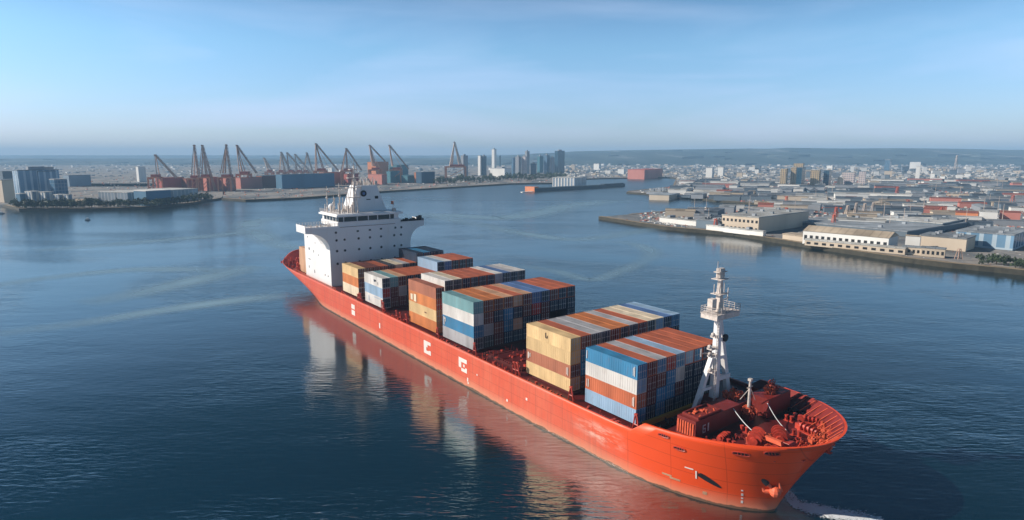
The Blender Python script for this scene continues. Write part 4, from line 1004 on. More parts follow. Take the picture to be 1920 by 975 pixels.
def building(name, label, cat, u0, u1, vb, vt, split=.6, phi=35, wall='pale', roof='roofgrey', group=None, dmax=None, extra=None, z0=G0 - .3, windows=None, gable=False):
    """upright box whose nearest corner stands at photo column u0+split*(u1-u0), row vb"""
    phi = R(phi); uc = u0 + split * (u1 - u0)
    c = P(uc, vb, z0); mpp = c.y / 1166.0
    wA = split * (u1 - u0) * mpp / max(.25, cos(phi)); wB = (1 - split) * (u1 - u0) * mpp / max(.25, sin(phi))
    wA = max(wA, 3); wB = max(wB, 3)
    if dmax: wB = min(wB, dmax)
    h = max(3.0, zat(c.x, c.y, vt) - z0)
    # local frame: origin at the near corner; face A runs along -x at y=0, face B runs along +y at x=0; A's normal is (-sin phi, -cos phi)
    rz = -phi + 0.0
    r = empty(name, c, rz); tag(r, label, cat, group)
    m1 = MB(); m1.box(-wA, 0, 0, wB, 0, h); m1.build('wall', getm(wall), r)
    m2 = MB(); e = .25
    if gable:
        rh = wB * .18
        m2.face(((-wA - e, -e, h + .02), (e, -e, h + .02), (e, wB / 2, h + rh), (-wA - e, wB / 2, h + rh))); m2.face(((-wA - e, wB / 2, h + rh), (e, wB / 2, h + rh), (e, wB + e, h + .02), (-wA - e, wB + e, h + .02)))
        m2.face(((e - .3, -e, h + .01), (e - .3, wB + e, h + .01), (e - .3, wB / 2, h + rh - .02))); m2.face(((-wA - e + .3, wB + e, h + .01), (-wA - e + .3, -e, h + .01), (-wA - e + .3, wB / 2, h + rh - .02)))
    else: m2.box(-wA - e, e, -e, wB + e, h, h + .7)
    m2.build('roof', getm(roof), r)
    if name == 'warehouse' and not gable:
        nv = 6
        for i in range(nv):
            m3 = MB(); x_ = -wA * (i % 2 + .5) / 2; y_ = wB * (i + .5) / nv; s_ = c.y / 300; m3.box(x_ - .9 * s_, x_ + .9 * s_, y_ - .7 * s_, y_ + .7 * s_, h + .7, h + .7 + 1.1 * s_); m3.build('roof_vent', BM['roofgrey'] if i % 3 else BM['grey'], r)
    if extra == 'plant':
        m3 = MB(); m3.box(-wA * .7, -wA * .3, wB * .3, wB * .7, h + .7, h + 4); m3.build('roof_plant', BM['grey'], r)
    if windows:
        rows, cols_, mk, hh = windows; 
        for j in range(rows):
            for i in range(cols_):
                m4 = MB(); x0 = -wA + wA * (i + .25) / cols_; x1 = -wA + wA * (i + .75) / cols_; za = h * (j + .3) / rows; m4.box(x0, x1, -.12, .05, za, za + h * hh / rows); m4.build('window', M['dark'], r)
    return r, wA, wB, h
B = building
# ---- left promontory
B('glass_tower', 'wide blue glass office block at the promontory, vertical light strips', 'office block', 22, 75, 383, 320, .35, 30, 'stripeblue', 'slate', extra='plant')
B('glass_tower', 'slimmer dark blue glass block standing between wide block and low annex', 'office block', 64, 93, 381, 322, .5, 30, 'stripeblue', 'slate')
B('office_building', 'pale blue stepped annex beside the glass blocks on the promontory', 'office block', 91, 118, 383, 337, .6, 30, 'glassblue', 'roofpale')
B('office_building', 'pale grey block whose top shows behind the glass blocks', 'office block', 72, 98, 374, 314, .7, 30, 'grey', 'roofpale')
for i, (a, b2, vt, lab) in enumerate(((28, 44, 364, 'low blue podium hall in front of the widest glass block'), (43, 68, 360, 'pale twin-front podium hall under the glass blocks'), (67, 93, 361, 'pale wide podium hall beneath the dark glass block'), (94, 117, 366, 'light podium hall in front of the stepped annex'), (118, 132, 366, 'small pale podium pavilion at the end of its row'))):
    B('podium_hall', lab, 'hall', a, b2, 386.5, vt, .75, 25, 'blue' if i == 0 else 'stripes', 'roofpale')
B('exhibition_hall', 'long low pale hall with glass front beside the waterfront trees', 'hall', 165, 300, 384, 362, .56, 22, 'shed', 'roofpale')
B('exhibition_hall', 'long blue-grey hall under a sweeping white roof by the promontory tip', 'hall', 240, 300, 386, 359, .6, 30, 'blue', 'white')
B('low_building', 'low cream building between podium halls and long hall', 'building', 132, 166, 384, 373, .8, 25, 'beige', 'roofgrey')
B('office_tower', 'lone slender white tower standing inland of the long low hall', 'tower', 254, 269, 341, 313, .5, 35, 'white', 'roofpale')
B('low_building', 'tan stone-coloured building at the edge of the picture by the glass blocks', 'building', -12, 22, 380, 338, .6, 30, 'beige', 'roofgrey')
B('low_building', 'dark blue-grey block behind the tan building', 'building', -12, 24, 362, 322, .6, 30, 'slate', 'slate')
B('office_building', 'dark grey low block inland of the stepped annex', 'building', 112, 150, 350, 329, .5, 30, 'haze_grey', 'roofgrey')
# ---- container port sheds and stacks
port = [
 (284, 330, 358, 334, .5, 'red', 'rustr', 'rust red container stack under the lone crane'),
 (330, 372, 357, 336, .5, 'rustr', 'rustr', 'dark red container stack between the lone crane and crane pair'),
 (373, 402, 358, 333, .6, 'pink', 'red', 'orange-pink container stack below the crane pair'),
 (404, 437, 358, 334, .7, 'pink', 'orange', 'salmon container stack with lit front under the double-mast crane'),
 (438, 478, 354, 334, .35, 'pink', 'rustr', 'dark stack with a bright pink end, next to the blue shed'),
 (477, 514, 352, 330, .4, 'rustr', 'slate', 'dark brown container stack beside the long blue shed'),
 (514, 600, 354, 328, .18, 'blue', 'slate', 'long dark blue shed with pale end wall'),
 (594, 640, 346, 324, .5, 'orange', 'rustr', 'orange framed stack behind the bridge house aerials'),
 (612, 628, 346, 329, .8, 'pink', 'red', 'small bright pink stack behind the bridge house aerials'),
 (640, 668, 346, 327, .5, 'red', 'rustr', 'red container stack behind the funnel mast'),
 (686, 724, 346, 328, .8, 'pink', 'pink', 'long salmon pink stack between ship mast and teal shed'),
 (724, 741, 343, 322, .5, 'teal', 'teal', 'small dark teal shed at the foot of the twin cranes'),
 (738, 782, 343, 330, .6, 'teal', 'teal', 'teal shed with pale roof under the twin cranes'),
 (776, 790, 343, 324, .7, 'orange', 'orange', 'slim orange frame block by the dark blue cube'),
 (779, 812, 344, 323, .35, 'darkblue', 'slate', 'dark blue cube-like shed on the port quay'),
 (687, 724, 335, 304, .5, 'orange', 'rustr', 'tall rusty gantry block behind the pink stack'),
 (702, 722, 330, 305, .5, 'darkblue', 'teal', 'dark teal block within the rusty gantry'),
 (727, 762, 334, 310, .5, 'teal', 'teal', 'tall teal building between the twin cranes'),
]
for a, b2, vb, vt, spl, wl_, rf, lab in port: B('container_stack' if 'stack' in lab else 'port_shed', lab, 'container stack' if 'stack' in lab else 'shed', a, b2, vb, vt, spl, 35, wl_, rf)
# ---- cranes
CM = {'boom': mat('crane_boom_steel', (.52, .34, .26), var=.2), 'leg': mat('crane_leg_rust', (.60, .24, .13), var=.25), 'pale': mat('crane_pale_steel', (.60, .48, .40), var=.2), 'redbox': mat('crane_house_red', (.36, .09, .06), var=.2)}
def crane(label, vb, portal, apex, boom_foot, struts, mk='boom', boom2=None, pale=False, group='harbour cranes with raised booms'):
    """portal (u0, u1, vtop): box frame on four legs; apex (u, v): top sheave; boom from apex to boom_foot; struts: photo points at the foot of the masts"""
    u0, u1, vt = portal; c = P((u0 + u1) / 2, vb, G0); Y = c.y; mp_ = Y / 1166
    r = empty('harbour_crane', (c.x, Y, G0)); tag(r, label, 'crane', group)
    W_ = (u1 - u0) * mp_ / 2; D = min(11, max(6, W_ * .7)); Ht = zat(c.x, Y, vt) - G0; k = mp_ * .95
    lw = max(.9, 1.25 * k)
    for sx in (-1, 1):
        for sy in (-1, 1): 
            m1 = MB(); m1.box(sx * W_ - lw, sx * W_ + lw, sy * D - lw, sy * D + lw, 0, Ht); m1.build('portal_leg', CM['leg'], r)
    m1 = MB()
    for sy in (-1, 1):
        m1.box(-W_ - lw, W_ + lw, sy * D - lw * .8, sy * D + lw * .8, Ht, Ht + 2 * lw); m1.bar((-W_, sy * D, Ht * .1), (W_, sy * D, Ht * .95), lw * .5, 4)
    for sx in (-1, 1): m1.box(sx * W_ - lw * .8, sx * W_ + lw * .8, -D, D, Ht * .92, Ht)
    m1.build('portal_beam', CM['leg'], r)
    m1 = MB(); m1.box(-W_ * .5, W_ * .9, -D * .8, D * .8, Ht + 2 * lw, Ht + 2 * lw + 3.6); m1.build('machinery_house', CM['redbox'], r)
    def q(u, v): x, z = XZ(u, v, Y); return Vector((x - c.x, 0, z - G0))
    A = q(*apex); ms = CM['pale'] if pale else CM[mk]
    for (u, v) in struts:
        F = q(u, v); m1 = MB()
        for sy in (-1, 1): m1.bar(F + Vector((0, sy * D * .7, 0)), A + Vector((0, sy * 1.2, 0)), 1.15 * k, 4, .85 * k)
        for f in (.25, .5, .75):
            p = F.lerp(A, f); w2 = D * .7 * (1 - f) + 1.2 * f; m1.bar(p + Vector((0, -w2, 0)), p + Vector((0, w2, 0)), .35 * k, 4)
        m1.build('mast', ms, r)
    for j, bf in enumerate([boom_foot] + ([boom2] if boom2 else [])):
        F = q(*bf); m1 = MB(); d = (F - A); n = max(6, int(d.length / 6)); up = Vector((d.z, 0, -d.x)).normalized() * 2.0 * k
        if up.z < 0: up = -up
        for sy in (-1, 1):
            m1.bar(A + Vector((0, sy * 1.2, 0)), F + Vector((0, sy * 2.4, 0)), .8 * k, 4); m1.bar(A + Vector((0, sy * 1.2, 0)) + up, F + Vector((0, sy * 2.4, 0)) + up * .6, .4 * k, 4)
            for i in range(n):
                p = A.lerp(F, i / n); p2 = A.lerp(F, (i + 1) / n); s2 = Vector((0, sy * (1.2 + 1.2 * i / n), 0)); m1.bar(p + s2, p2 + s2 + up * .8, .25 * k, 3)
        m1.build('boom', ms, r)
        m1 = MB(); B0 = q(bf[0] * .55 + portal[0] * .25 + portal[1] * .2, portal[2] - 2)
        for sy in (-1, 1): m1.bar(A + Vector((0, sy, 0)), B0 + Vector((0, sy * 2, 0)), .22 * k, 3)
        m1.build('stay_cable', ms, r)
    m1 = MB(); m1.bar(A + Vector((0, -1.8, 0)), A + Vector((0, 1.8, 0)), 1.7 * k, 10); m1.build('sheave', ms, r)
    return r
crane('lone dark crane above a rust red stack by the promontory', 358, (284, 302, 334), (291, 291), (331, 334), [(298, 340)])
crane('slim grey crane, first of the crane pair above orange-pink stack', 358, (358, 374, 336), (364, 273), (373, 336), [(361, 336)])
crane('taller grey crane of the pair, boom running down to the quay', 358, (377, 398, 334), (379, 273), (403, 356), [(376, 334)], boom2=(388, 334))
crane('double-mast crane beside the salmon container stack', 358, (414, 438, 334), (424, 272), (436, 352), [(416, 325), (420, 325)])
crane('grey crane with boom falling towards the long blue shed', 352, (448, 470, 328), (444, 273), (481, 325), [(451, 322), (457, 322)])
crane('small pale crane, low boom, far behind the blue shed', 334, (500, 512, 324), (495, 297), (512, 324), [(505, 324)], pale=True)
crane('pale hooked crane in the far cluster behind blue shed', 334, (522, 534, 324), (527, 286), (545, 322), [(524, 323), (534, 323)], pale=True)
crane('second pale hooked crane in the far cluster behind blue shed', 334, (540, 552, 324), (538, 287), (566, 318), [(541, 323)], pale=True)
crane('third pale crane with slanting boom in the far cluster', 334, (556, 567, 324), (553, 290), (585, 326), [(556, 322)], pale=True)
crane('faintest pale crane in the far cluster, loop-shaped head', 332, (568, 578, 324), (575, 287), (586, 322), [(570, 322)], pale=True)
crane('tall lattice crane above the orange framed stack', 346, (592, 612, 322), (592, 270), (634, 320), [(593, 322), (608, 322)])
crane('shorter lattice crane behind the funnel mast of the ship', 346, (642, 662, 322), (649, 279), (678, 320), [(640, 322), (651, 322)])
crane('rusty crane with boom ending over the tall rusty block', 342, (694, 714, 320), (693, 273), (722, 303), [(699, 312), (704, 312)])
crane('tall crane whose boom falls to the teal shed', 342, (733, 753, 320), (730, 273), (766, 317), [(736, 312)])
crane('isolated rust coloured A-frame crane standing right beside the city towers', 337, (836, 873, 314), (852, 267), (866, 314), [(843, 314), (847, 314), (862, 314)], pale=True)
bpy.data.objects  # noqa
# ---- towers of the central skyline
tw = [
 (864, 877, 330, 292, .4, 'grey', 'dim grey tower beside the isolated A-frame crane'),
 (896, 904, 329, 292, .6, 'white', 'pale tower, first one right of the A-frame crane'),
 (903, 912, 329, 293, .4, 'glassdark', 'blue-grey tower touching the first pale tower'),
 (922, 931, 322, 280, .55, 'white', 'tallest slim white tower of the central skyline'),
 (936, 939, 320, 292, .5, 'glassdark', 'needle-thin dark tower next to the tallest white one'),
 (918, 958, 333, 316, .7, 'white', 'broad low white building at the foot of the slim white tower'),
 (959, 966, 330, 296, .5, 'glassblue', 'blue glass tower, left edge of the dense tower group'),
 (966, 977, 329, 294, .6, 'grey', 'grey tower second in the dense tower group'),
 (978, 988, 329, 294, .7, 'pinkish', 'rose-white tower in the middle of the dense group'),
 (984, 993, 326, 284, .45, 'grey', 'tower with a flat T-shaped cap in the dense group'),
 (995, 1006, 329, 307, .8, 'glassdark', 'short dark blue block right of the T-capped tower'),
 (1007, 1019, 324, 293, .4, 'teal', 'faint teal tower behind the short dark block'),
 (1020, 1031, 326, 291, .5, 'glassblue', 'blue tower near the big dark tower'),
 (1031, 1040, 326, 296, .5, 'grey', 'narrow faint tower beside the big dark tower'),
 (1040, 1060, 324, 283, .3, 'glassdark', 'big dark blue tower at the right end of skyline'),
]
for a, b2, vb, vt, spl, wl_, lab in tw: B('city_tower' if vb - vt > 20 else 'city_block', lab, 'tower' if vb - vt > 20 else 'building', a, b2, vb, vt, spl, 35, wl_, 'roofgrey', extra='plant' if b2 - a > 8 else None)
# ---- moored dark barge with striped deck house
c0 = P(1004, 360, 0); c1 = P(1180, 350, 0); bl = (c1 - c0).length
barge = empty('dark_barge', c0, atan2(c1.y - c0.y, c1.x - c0.x)); tag(barge, 'long dark barge with orange end lying before the central skyline', 'barge')
mb = MB(); mb.prism([(0, 0), (bl * .68, 0), (bl * .72, 2), (bl, 9), (bl * .72, 14), (0, 22)], -1, 5.2); mb.build('hull', mat('barge_hull', (.03, .05, .07)), barge)
mb = MB(); mb.prism([(bl * .72, 4), (bl * .98, 9), (bl * .72, 12)], 5.2, 6.4); mb.build('tapered_bow', mat('barge_bow', (.04, .06, .08)), barge)
mb = MB(); mb.box(-1.2, 0, 1, 21, -.5, 7.5); mb.build('end_ramp', BM['orange'], barge)
mb = MB(); mb.box(0, 8, 1, 21, 5.2, 7.4); mb.build('ramp_house', BM['orange'], barge)
mb = MB(); mb.box(-24, -1.5, 3, 7, 0, .9); tag(mb.build('pontoon', BM['white'], None, loc=c0, rz=atan2(c1.y - c0.y, c1.x - c0.x)), 'slim white floating pontoon at the orange end of the dark barge', 'pontoon')
B('harbour_building', 'striped pale building with blue side, rising behind the dark barge', 'building', 1037, 1105, 352, 334, .6, 30, 'stripes', 'roofpale', z0=.5)
# ---- floating red box and small barges
B('red_hulk', 'large box-shaped salmon red barge afloat near the far shore', 'barge', 1180, 1260, 336.5, 318.5, .35, 35, 'pink', 'red', z0=-.3)
B('pale_barge', 'short barge with cream end wall moored off the right headland', 'barge', 1221, 1290, 376.5, 366.5, .48, 32, 'beige', 'roofgrey', z0=-.3)
def boat(label, u, v, l, rz=0.0, m='white'):
    p = P(u, v, 0); r = empty('small_boat', p, rz); tag(r, label, 'boat')
    mb = MB(); mb.prism([(-l / 2, -.9), (l * .25, -1), (l / 2, 0), (l * .25, 1), (-l / 2, .9)], -.2, .9); mb.build('hull', BM['slate'], r)
    mb = MB(); mb.box(-l * .25, l * .1, -.6, .6, .9, 2.0); mb.build('cabin', BM[m], r)
boat('tiny dark boat alone on the water off the promontory', 165, 413, 4)
boat('small boat at the picture edge beneath the glass blocks', 3, 401, 6)
boat('little pale boat off the pale barge, basin side', 1325, 391.5, 7, .3)
boat('little cream boat moored above the long pier tip', 1287, 396, 8, .1)
boat('cream boat moored nearest to the long pier tip', 1226, 399, 8, .1)
# ---- right bank: named buildings
RB = [
 (1325, 1341, 333, 315, .6, 35, 'white', 'roofpale', 'pale tapering tower, first of two at the headland', 'tower'),
 (1347, 1361, 331, 314, .6, 35, 'white', 'roofpale', 'square cream tower, second of two at the headland', 'tower'),
 (1464, 1481, 349, 317, .5, 35, 'tan', 'roofgrey', 'sunlit tan block at the start of the riverside high-rises', 'tower'),
 (1483, 1494, 349, 314, .7, 35, 'tan', 'roofgrey', 'narrow orange-lit block among the riverside high-rises', 'tower'),
 (1493, 1522, 348, 315, .3, 35, 'glassdark', 'slate', 'wide dark blue high-rise beside the narrow orange-lit block', 'tower'),
 (1490, 1512, 340, 307, .6, 35, 'tan', 'rooftan', 'yellowish high-rise showing over the wide dark one', 'tower'),
 (1522, 1546, 349, 319, .5, 35, 'tan', 'roofpale', 'tan broad block between dark high-rises', 'tower'),
 (1545, 1571, 349, 320, .3, 35, 'glassdark', 'slate', 'dark high-rise with a yellow-lit slice of wall', 'tower'),
 (1572, 1583, 349, 333, .7, 35, 'beige', 'roofpale', 'small cream cube right of the dark high-rises', 'building'),
 (1583, 1612, 348, 324, .6, 35, 'pinkish', 'roofpale', 'rose-white broad block beside the cream cube', 'building'),
 (1612, 1630, 346, 322, .5, 35, 'pinkish', 'roofgrey', 'rose-white narrower block ending the riverside high-rises', 'building'),
 (1660, 1694, 322, 300, .2, 35, 'glassblue', 'roofpale', 'big blue-grey slab block on the hillside city', 'tower'),
 (1718, 1727, 336, 312, .6, 35, 'white', 'roofpale', 'lone slim white tower in the hillside city', 'tower'),
 (1711, 1731, 318, 304, .7, 35, 'white', 'roofpale', 'flat white block behind the lone slim tower', 'building'),
 (1698, 1711, 366, 358, .7, 35, 'white', 'roofpale', 'little white cube house amid the rail yards', 'building'),
]
for a, b2, vb, vt, spl, ph, wl_, rf, lab, ct in RB: B('city_tower' if ct == 'tower' else 'city_block', lab, ct, a, b2, vb, vt, spl, ph, wl_, rf)
B('warehouse', 'big quayside warehouse with cream end wall and long dark side', 'warehouse', 1371, 1580, 438, 409, .24, 50, 'beige', 'roofpale', windows=(2, 9, 0, .35), gable=False)
B('warehouse', 'low white quay shed in front of the cream-ended warehouse', 'shed', 1356, 1436, 444, 436, .93, 56, 'white', 'roofpale')
B('warehouse', 'long white shed behind the pier tip, next to blue-grey one', 'shed', 1252, 1318, 424, 415, .8, 54, 'white', 'roofpale')
B('warehouse', 'blue-grey shed between the pier tip shed and cream-ended warehouse', 'shed', 1316, 1372, 431, 416, .6, 50, 'slate', 'roofgrey')
B('warehouse', 'long white arcaded hall with dark openings along the quay', 'hall', 1556, 1706, 473, 447, .72, 48, 'white', 'rooftan', windows=(1, 14, 0, .4), gable=True)
B('quay_house', 'low cream terrace at the foot of the arcaded hall', 'building', 1565, 1706, 478, 467, .93, 45, 'beige', 'roofpale', windows=(1, 12, 0, .4))
B('quay_house', 'white gabled end house beside the arcaded hall', 'building', 1705, 1728, 468, 444, .8, 40, 'white', 'rooftan', gable=True)
B('quay_house', 'small cream house with dark doors, first of two on the quay', 'building', 1705, 1737, 480, 466, .9, 40, 'beige', 'roofgrey', windows=(1, 5, 0, .4))
B('quay_house', 'small cream house with dark doors, further along the quay from the white hall', 'building', 1741, 1774, 484, 468, .9, 40, 'beige', 'roofgrey', windows=(1, 5, 0, .4))
B('warehouse', 'beige fronted warehouse with long blue side under a grey roof', 'warehouse', 1758, 1862, 472, 449, .5, 48, 'beige', 'roofgrey')
B('warehouse', 'huge flat grey-roofed hall spreading behind the arcaded hall', 'warehouse', 1560, 1960, 444, 436, .35, 55, 'slate', 'roofgrey')
B('warehouse', 'dark blue hall at the picture edge with glazed side', 'warehouse', 1838, 2010, 470, 442, .35, 50, 'stripeblue', 'roofgrey')
B('warehouse', 'low-roofed hall behind the beige fronted warehouse', 'warehouse', 1690, 1880, 432, 420, .4, 52, 'slate', 'roofpale')
B('container_stack', 'orange container stack on the yard, first of three', 'container stack', 1804, 1850, 415, 400, .62, 35, 'orange', 'rustr')
B('container_stack', 'white container stack between orange and pink stacks', 'container stack', 1846, 1884, 417, 398, .6, 35, 'white', 'roofpale')
B('container_stack', 'salmon container stack at the picture edge', 'container stack', 1887, 1925, 418, 399, .65, 35, 'pink', 'rustr')
B('quay_house', 'rusty-roofed low shed at the quay bend beside white hall', 'shed', 1490, 1556, 456, 448, .6, 55, 'beige', 'rooftan')
B('warehouse', 'low grey shed on the middle pier', 'shed', 1215, 1270, 364.5, 361, .5, 30, 'grey', 'roofpale')
# ---- masts and small orange yard cranes
def lattice(label, u, vb, vt, mk, cat='tower', arm=0):
    c = P(u, vb, G0); h = zat(c.x, c.y, vt) - G0; r = empty('yard_crane' if arm else 'lattice_mast', c); tag(r, label, cat, None)
    k = c.y / 1166; mb = MB(); w_ = 1.6 * k + .8
    for a in (-1, 1):
        for b_ in (-1, 1): mb.bar((a * w_, b_ * w_, 0), (a * w_ * .35, b_ * w_ * .35, h), .35 * k + .1, 4)
    for i in range(5):
        f = i / 5; g = (i + 1) / 5; mb.bar((-w_ * (1 - .65 * f), -w_ * (1 - .65 * f), h * f), (w_ * (1 - .65 * g), -w_ * (1 - .65 * g), h * g), .25 * k, 3)
        mb.bar((w_ * (1 - .65 * f), -w_ * (1 - .65 * f), h * f), (-w_ * (1 - .65 * g), -w_ * (1 - .65 * g), h * g), .25 * k, 3)
    mb.build('lattice_tower', mk, r)
    if arm: 
        mb = MB(); mb.bar((0, 0, h * .95), (-arm * k, 0, h * .95), .6 * k, 4); mb.bar((0, 0, h * .95), (arm * .4 * k, 0, h * .95), .6 * k, 4); mb.build('jib', mk, r)
        mb = MB(); mb.box(arm * .3 * k, arm * .4 * k, -1, 1, h * .85, h * .95); mb.build('counterweight', mk, r)
    return r
orc = mat('yard_crane_orange', (.62, .12, .06)); 
lattice('thin transmission mast above the hillside city', 1791, 322, 291, CM['pale'], 'mast')
lattice('orange-red yard crane beside the cream-ended warehouse', 1341, 430, 410, orc, 'crane', 5)
lattice('red yard crane with jib above the dark depot', 1566, 415, 388, orc, 'crane', 26)
lattice('red yard crane close behind the dark depot roofs', 1562, 426, 402, orc, 'crane', 6)
lattice('orange yard crane by the rust-coloured heap', 1474, 384, 368, orc, 'crane', 5)
lattice('orange yard crane in front of the striped rail yards', 1474, 402, 389, orc, 'crane', 6)
lattice('pink yard crane near the white cube house', 1681, 370, 350, orc, 'crane', 6)
lattice('small red yard crane between the rail yards', 1702, 384, 374, orc, 'crane', 5)
lattice('orange yard crane by the tan gravel heap', 1764, 404, 388, orc, 'crane', 6)
lattice('pale gantry mast over the dark depot', 1588, 405, 385, CM['pale'], 'mast', 0)
lattice('pale gantry mast, twin of one over dark depot, slightly taller', 1604, 405, 380, CM['pale'], 'mast', 0)
lattice('pale mast beside the tallest pair over the depot', 1620, 402, 381, CM['pale'], 'mast', 0)
lattice('pale mast at the end of the depot row', 1636, 402, 379, CM['pale'], 'mast', 0)
lattice('dark mast at the quay in front of the beige warehouse', 1797, 486, 466, CM['boom'], 'mast', 0)
lattice('pink tank-like crane at the yards near the picture edge', 1898, 382, 366, orc, 'crane', 5)
# ---- scattered district: many low sheds and houses that look alike
rs = random.Random(5)
def inpoly(x, y, poly):
    c = False; n = len(poly)
    for i in range(n):
        a, b_ = poly[i], poly[(i + 1) % n]
        if (a.y > y) != (b_.y > y) and x < (b_.x - a.x) * (y - a.y) / (b_.y - a.y) + a.x: c = not c
    return c
taken = [(1360, 1600, 400, 446), (1550, 2000, 426, 490), (1235, 1372, 412, 434), (1320, 1365, 312, 336), (1462, 1632, 312, 350), (1798, 1930, 396, 422)]
polyR = prr + [P(2900, 600), P(3600, 420), P(3600, 319), P(1275, 319)]
KINDS = [('roofpale', 'white', 'pale'), ('roofgrey', 'grey', 'grey'), ('rooftan', 'beige', 'tan'), ('rustr', 'pink', 'rust'), ('slate_roof', 'slate', 'slate')]
DESC = {'pale': 'small pale-roofed shed or house in the crowded harbour district', 'grey': 'small grey flat-roofed building in the crowded harbour district', 'tan': 'small tan-roofed building in the crowded harbour district', 'rust': 'low rust red shed or stack in the crowded harbour district', 'slate': 'low dark slate shed in the crowded harbour district'}
proto = {}
def unit(kind, g):
    """unit building 1x1x1: wall and roof meshes"""
    if (kind, g) in proto: return proto[(kind, g)]
    rf, wl_, _ = KINDS[kind]; a = MB(); a.box(-.5, .5, -.5, .5, 0, 1); me1 = a.mesh('wall', BM[wl_]); b_ = MB()
    if g: 
        e = .52; z1 = 1.28
        b_.face(((-e, -e, 1), (e, -e, 1), (e, 0, z1), (-e, 0, z1))); b_.face(((-e, 0, z1), (e, 0, z1), (e, e, 1), (-e, e, 1))); b_.face(((e, -e, 1), (e, e, 1), (e, 0, z1))); b_.face(((-e, e, 1), (-e, -e, 1), (-e, 0, z1)))
    else: b_.box(-.52, .52, -.52, .52, 1.0, 1.06)
    me2 = b_.mesh('roof', BM[rf]); proto[(kind, g)] = (me1, me2); return proto[(kind, g)]
def small(u, v, L_, W_, H_, kind, g, rz):
    p = P(u, v, G0 - .4); r = empty('district_building', p, rz); r.scale = (L_, W_, H_)
    tag(r, DESC[KINDS[kind][2]], 'building', KINDS[kind][2] + ' roofed buildings of the harbour district')
    me1, me2 = unit(kind, g); link_mesh('wall', me1, r); link_mesh('roof', me2, r)
def segdist(p, q):
    best = 1e9
    for a, b_ in zip(q, q[1:]):
        e = b_ - a; t = max(0, min(1, (p - a).dot(e) / max(1e-6, e.length_squared))); best = min(best, (p - a - e * t).length)
    return best
placed = []; tries = 0
while len(placed) < 285 and tries < 20000:
    tries += 1
    u = rs.uniform(1270, 1930); v = 340 + 100 * rs.random() ** 1.6
    p = P(u, v, 0)
    if not inpoly(p.x, p.y, polyR) or any(a <= u <= b_ and c <= v <= d for a, b_, c, d in taken): continue
    sd = segdist(p, prr)
    if sd < 12: continue
    L_ = rs.uniform(11, 44) * (.6 + p.y / 1500); W_ = rs.uniform(6, 13) * (.6 + p.y / 1500)
    L_ = min(L_, sd * 1.1)
    if any((p - q).length < (L_ + l2) * .40 for q, l2 in placed): continue
    placed.append((p, L_)); k = rs.choices([0, 1, 2, 3, 4], [28, 28, 10, 7, 34])[0]
    small(u, v, L_, W_, rs.uniform(2.5, 6), k, rs.random() < .4, R(-25 + rs.gauss(0, 6)) if rs.random() < .8 else R(62))
def far_small(u, v, k, hh):
    p = P(u, v, G0); m_ = p.y / 1166
    return p, m_
hill_n = 0
while hill_n < 75:
    u = rs.uniform(1380, 1925) if rs.random() < .8 else rs.uniform(560, 1180); v = rs.uniform(320, 342) if u > 1270 else rs.uniform(318, 331)
    if 1462 < u < 1632 and v > 336: continue
    p = P(u, v, 0); m_ = p.y / 1166
    small(u, v, rs.uniform(5, 13) * m_, rs.uniform(4, 8) * m_, rs.uniform(3.5, 11) * m_, rs.choices([0, 1, 2, 4], [44, 20, 14, 16])[0], False, R(-30 + rs.gauss(0, 8))); hill_n += 1
# countless: roofs far off, stacked yards, tree cover
def scatter(name, label, n, urange, vrange, size, hrange, mats, seed, filt=None, zf=None):
    rq = random.Random(seed); mb = MB(); k = 0; t_ = 0
    while k < n and t_ < n * 12:
        t_ += 1; u = rq.uniform(*urange); v = vrange[0] + (vrange[1] - vrange[0]) * rq.random()
        p = P(u, v, 0)
        if filt and not filt(u, v, p): continue
        m_ = p.y / 1166; L_ = rq.uniform(*size) * m_; W_ = rq.uniform(.5, .9) * L_; h = rq.uniform(*hrange) * m_
        Mx = Matrix.Translation((p.x, p.y, (zf(p) if zf else G0) - .5)) @ Matrix.Rotation(R(-30 + rq.gauss(0, 8)), 4, 'Z')
        mb.box(-L_ / 2, L_ / 2, -W_ / 2, W_ / 2, 0, h, rq.randrange(len(mats)), M=Mx); k += 1
    o = mb.build(name, mats, None); tag(o, label, None, None, 'stuff'); return o
scatter('far_rooftops', 'countless far rooftops spread below the hills', 2600, (1060, 1960), (309, 342), (1.5, 7), (.8, 3.2), [BM['white'], BM['pale'], BM['grey'], BM['slate'], BM['beige'], BM['slate']], 3, lambda u, v, p: inpoly(p.x, p.y, polyR) or p.y > 1500)
scatter('far_rooftops', 'countless far rooftops behind the container port', 650, (-60, 1180), (308, 336), (1.5, 9), (.5, 1.8), [BM['white'], BM['pale'], BM['grey'], BM['slate'], BM['slate'], BM['slate']], 8, lambda u, v, p: v < 336 - abs(u - 900) * .004)
def yard_ok(u, v, p): return inpoly(p.x, p.y, polyR) and segdist(p, prr) > 5
scatter('yard_clutter', 'jumbled stacks, wagons and stores covering the harbour yards', 7500, (1200, 1960), (340, 432), (.8, 5.0), (.5, 2.6), [BM['white'], BM['grey'], BM['slate'], BM['rustr'], BM['pale'], BM['slate'], BM['slate'], BM['pink']], 12, yard_ok)
scatter('yard_clutter', 'low stores and parked rows on the near quay aprons', 500, (1150, 1960), (405, 512), (.8, 3.4), (.3, 1.0), [BM['grey'], BM['slate'], BM['pale'], BM['slate'], BM['rustr'], BM['grey']], 22, yard_ok)
polyP = pc + [P(1275, 318), P(-900, 318), P(-900, 352), P(418, 352)]
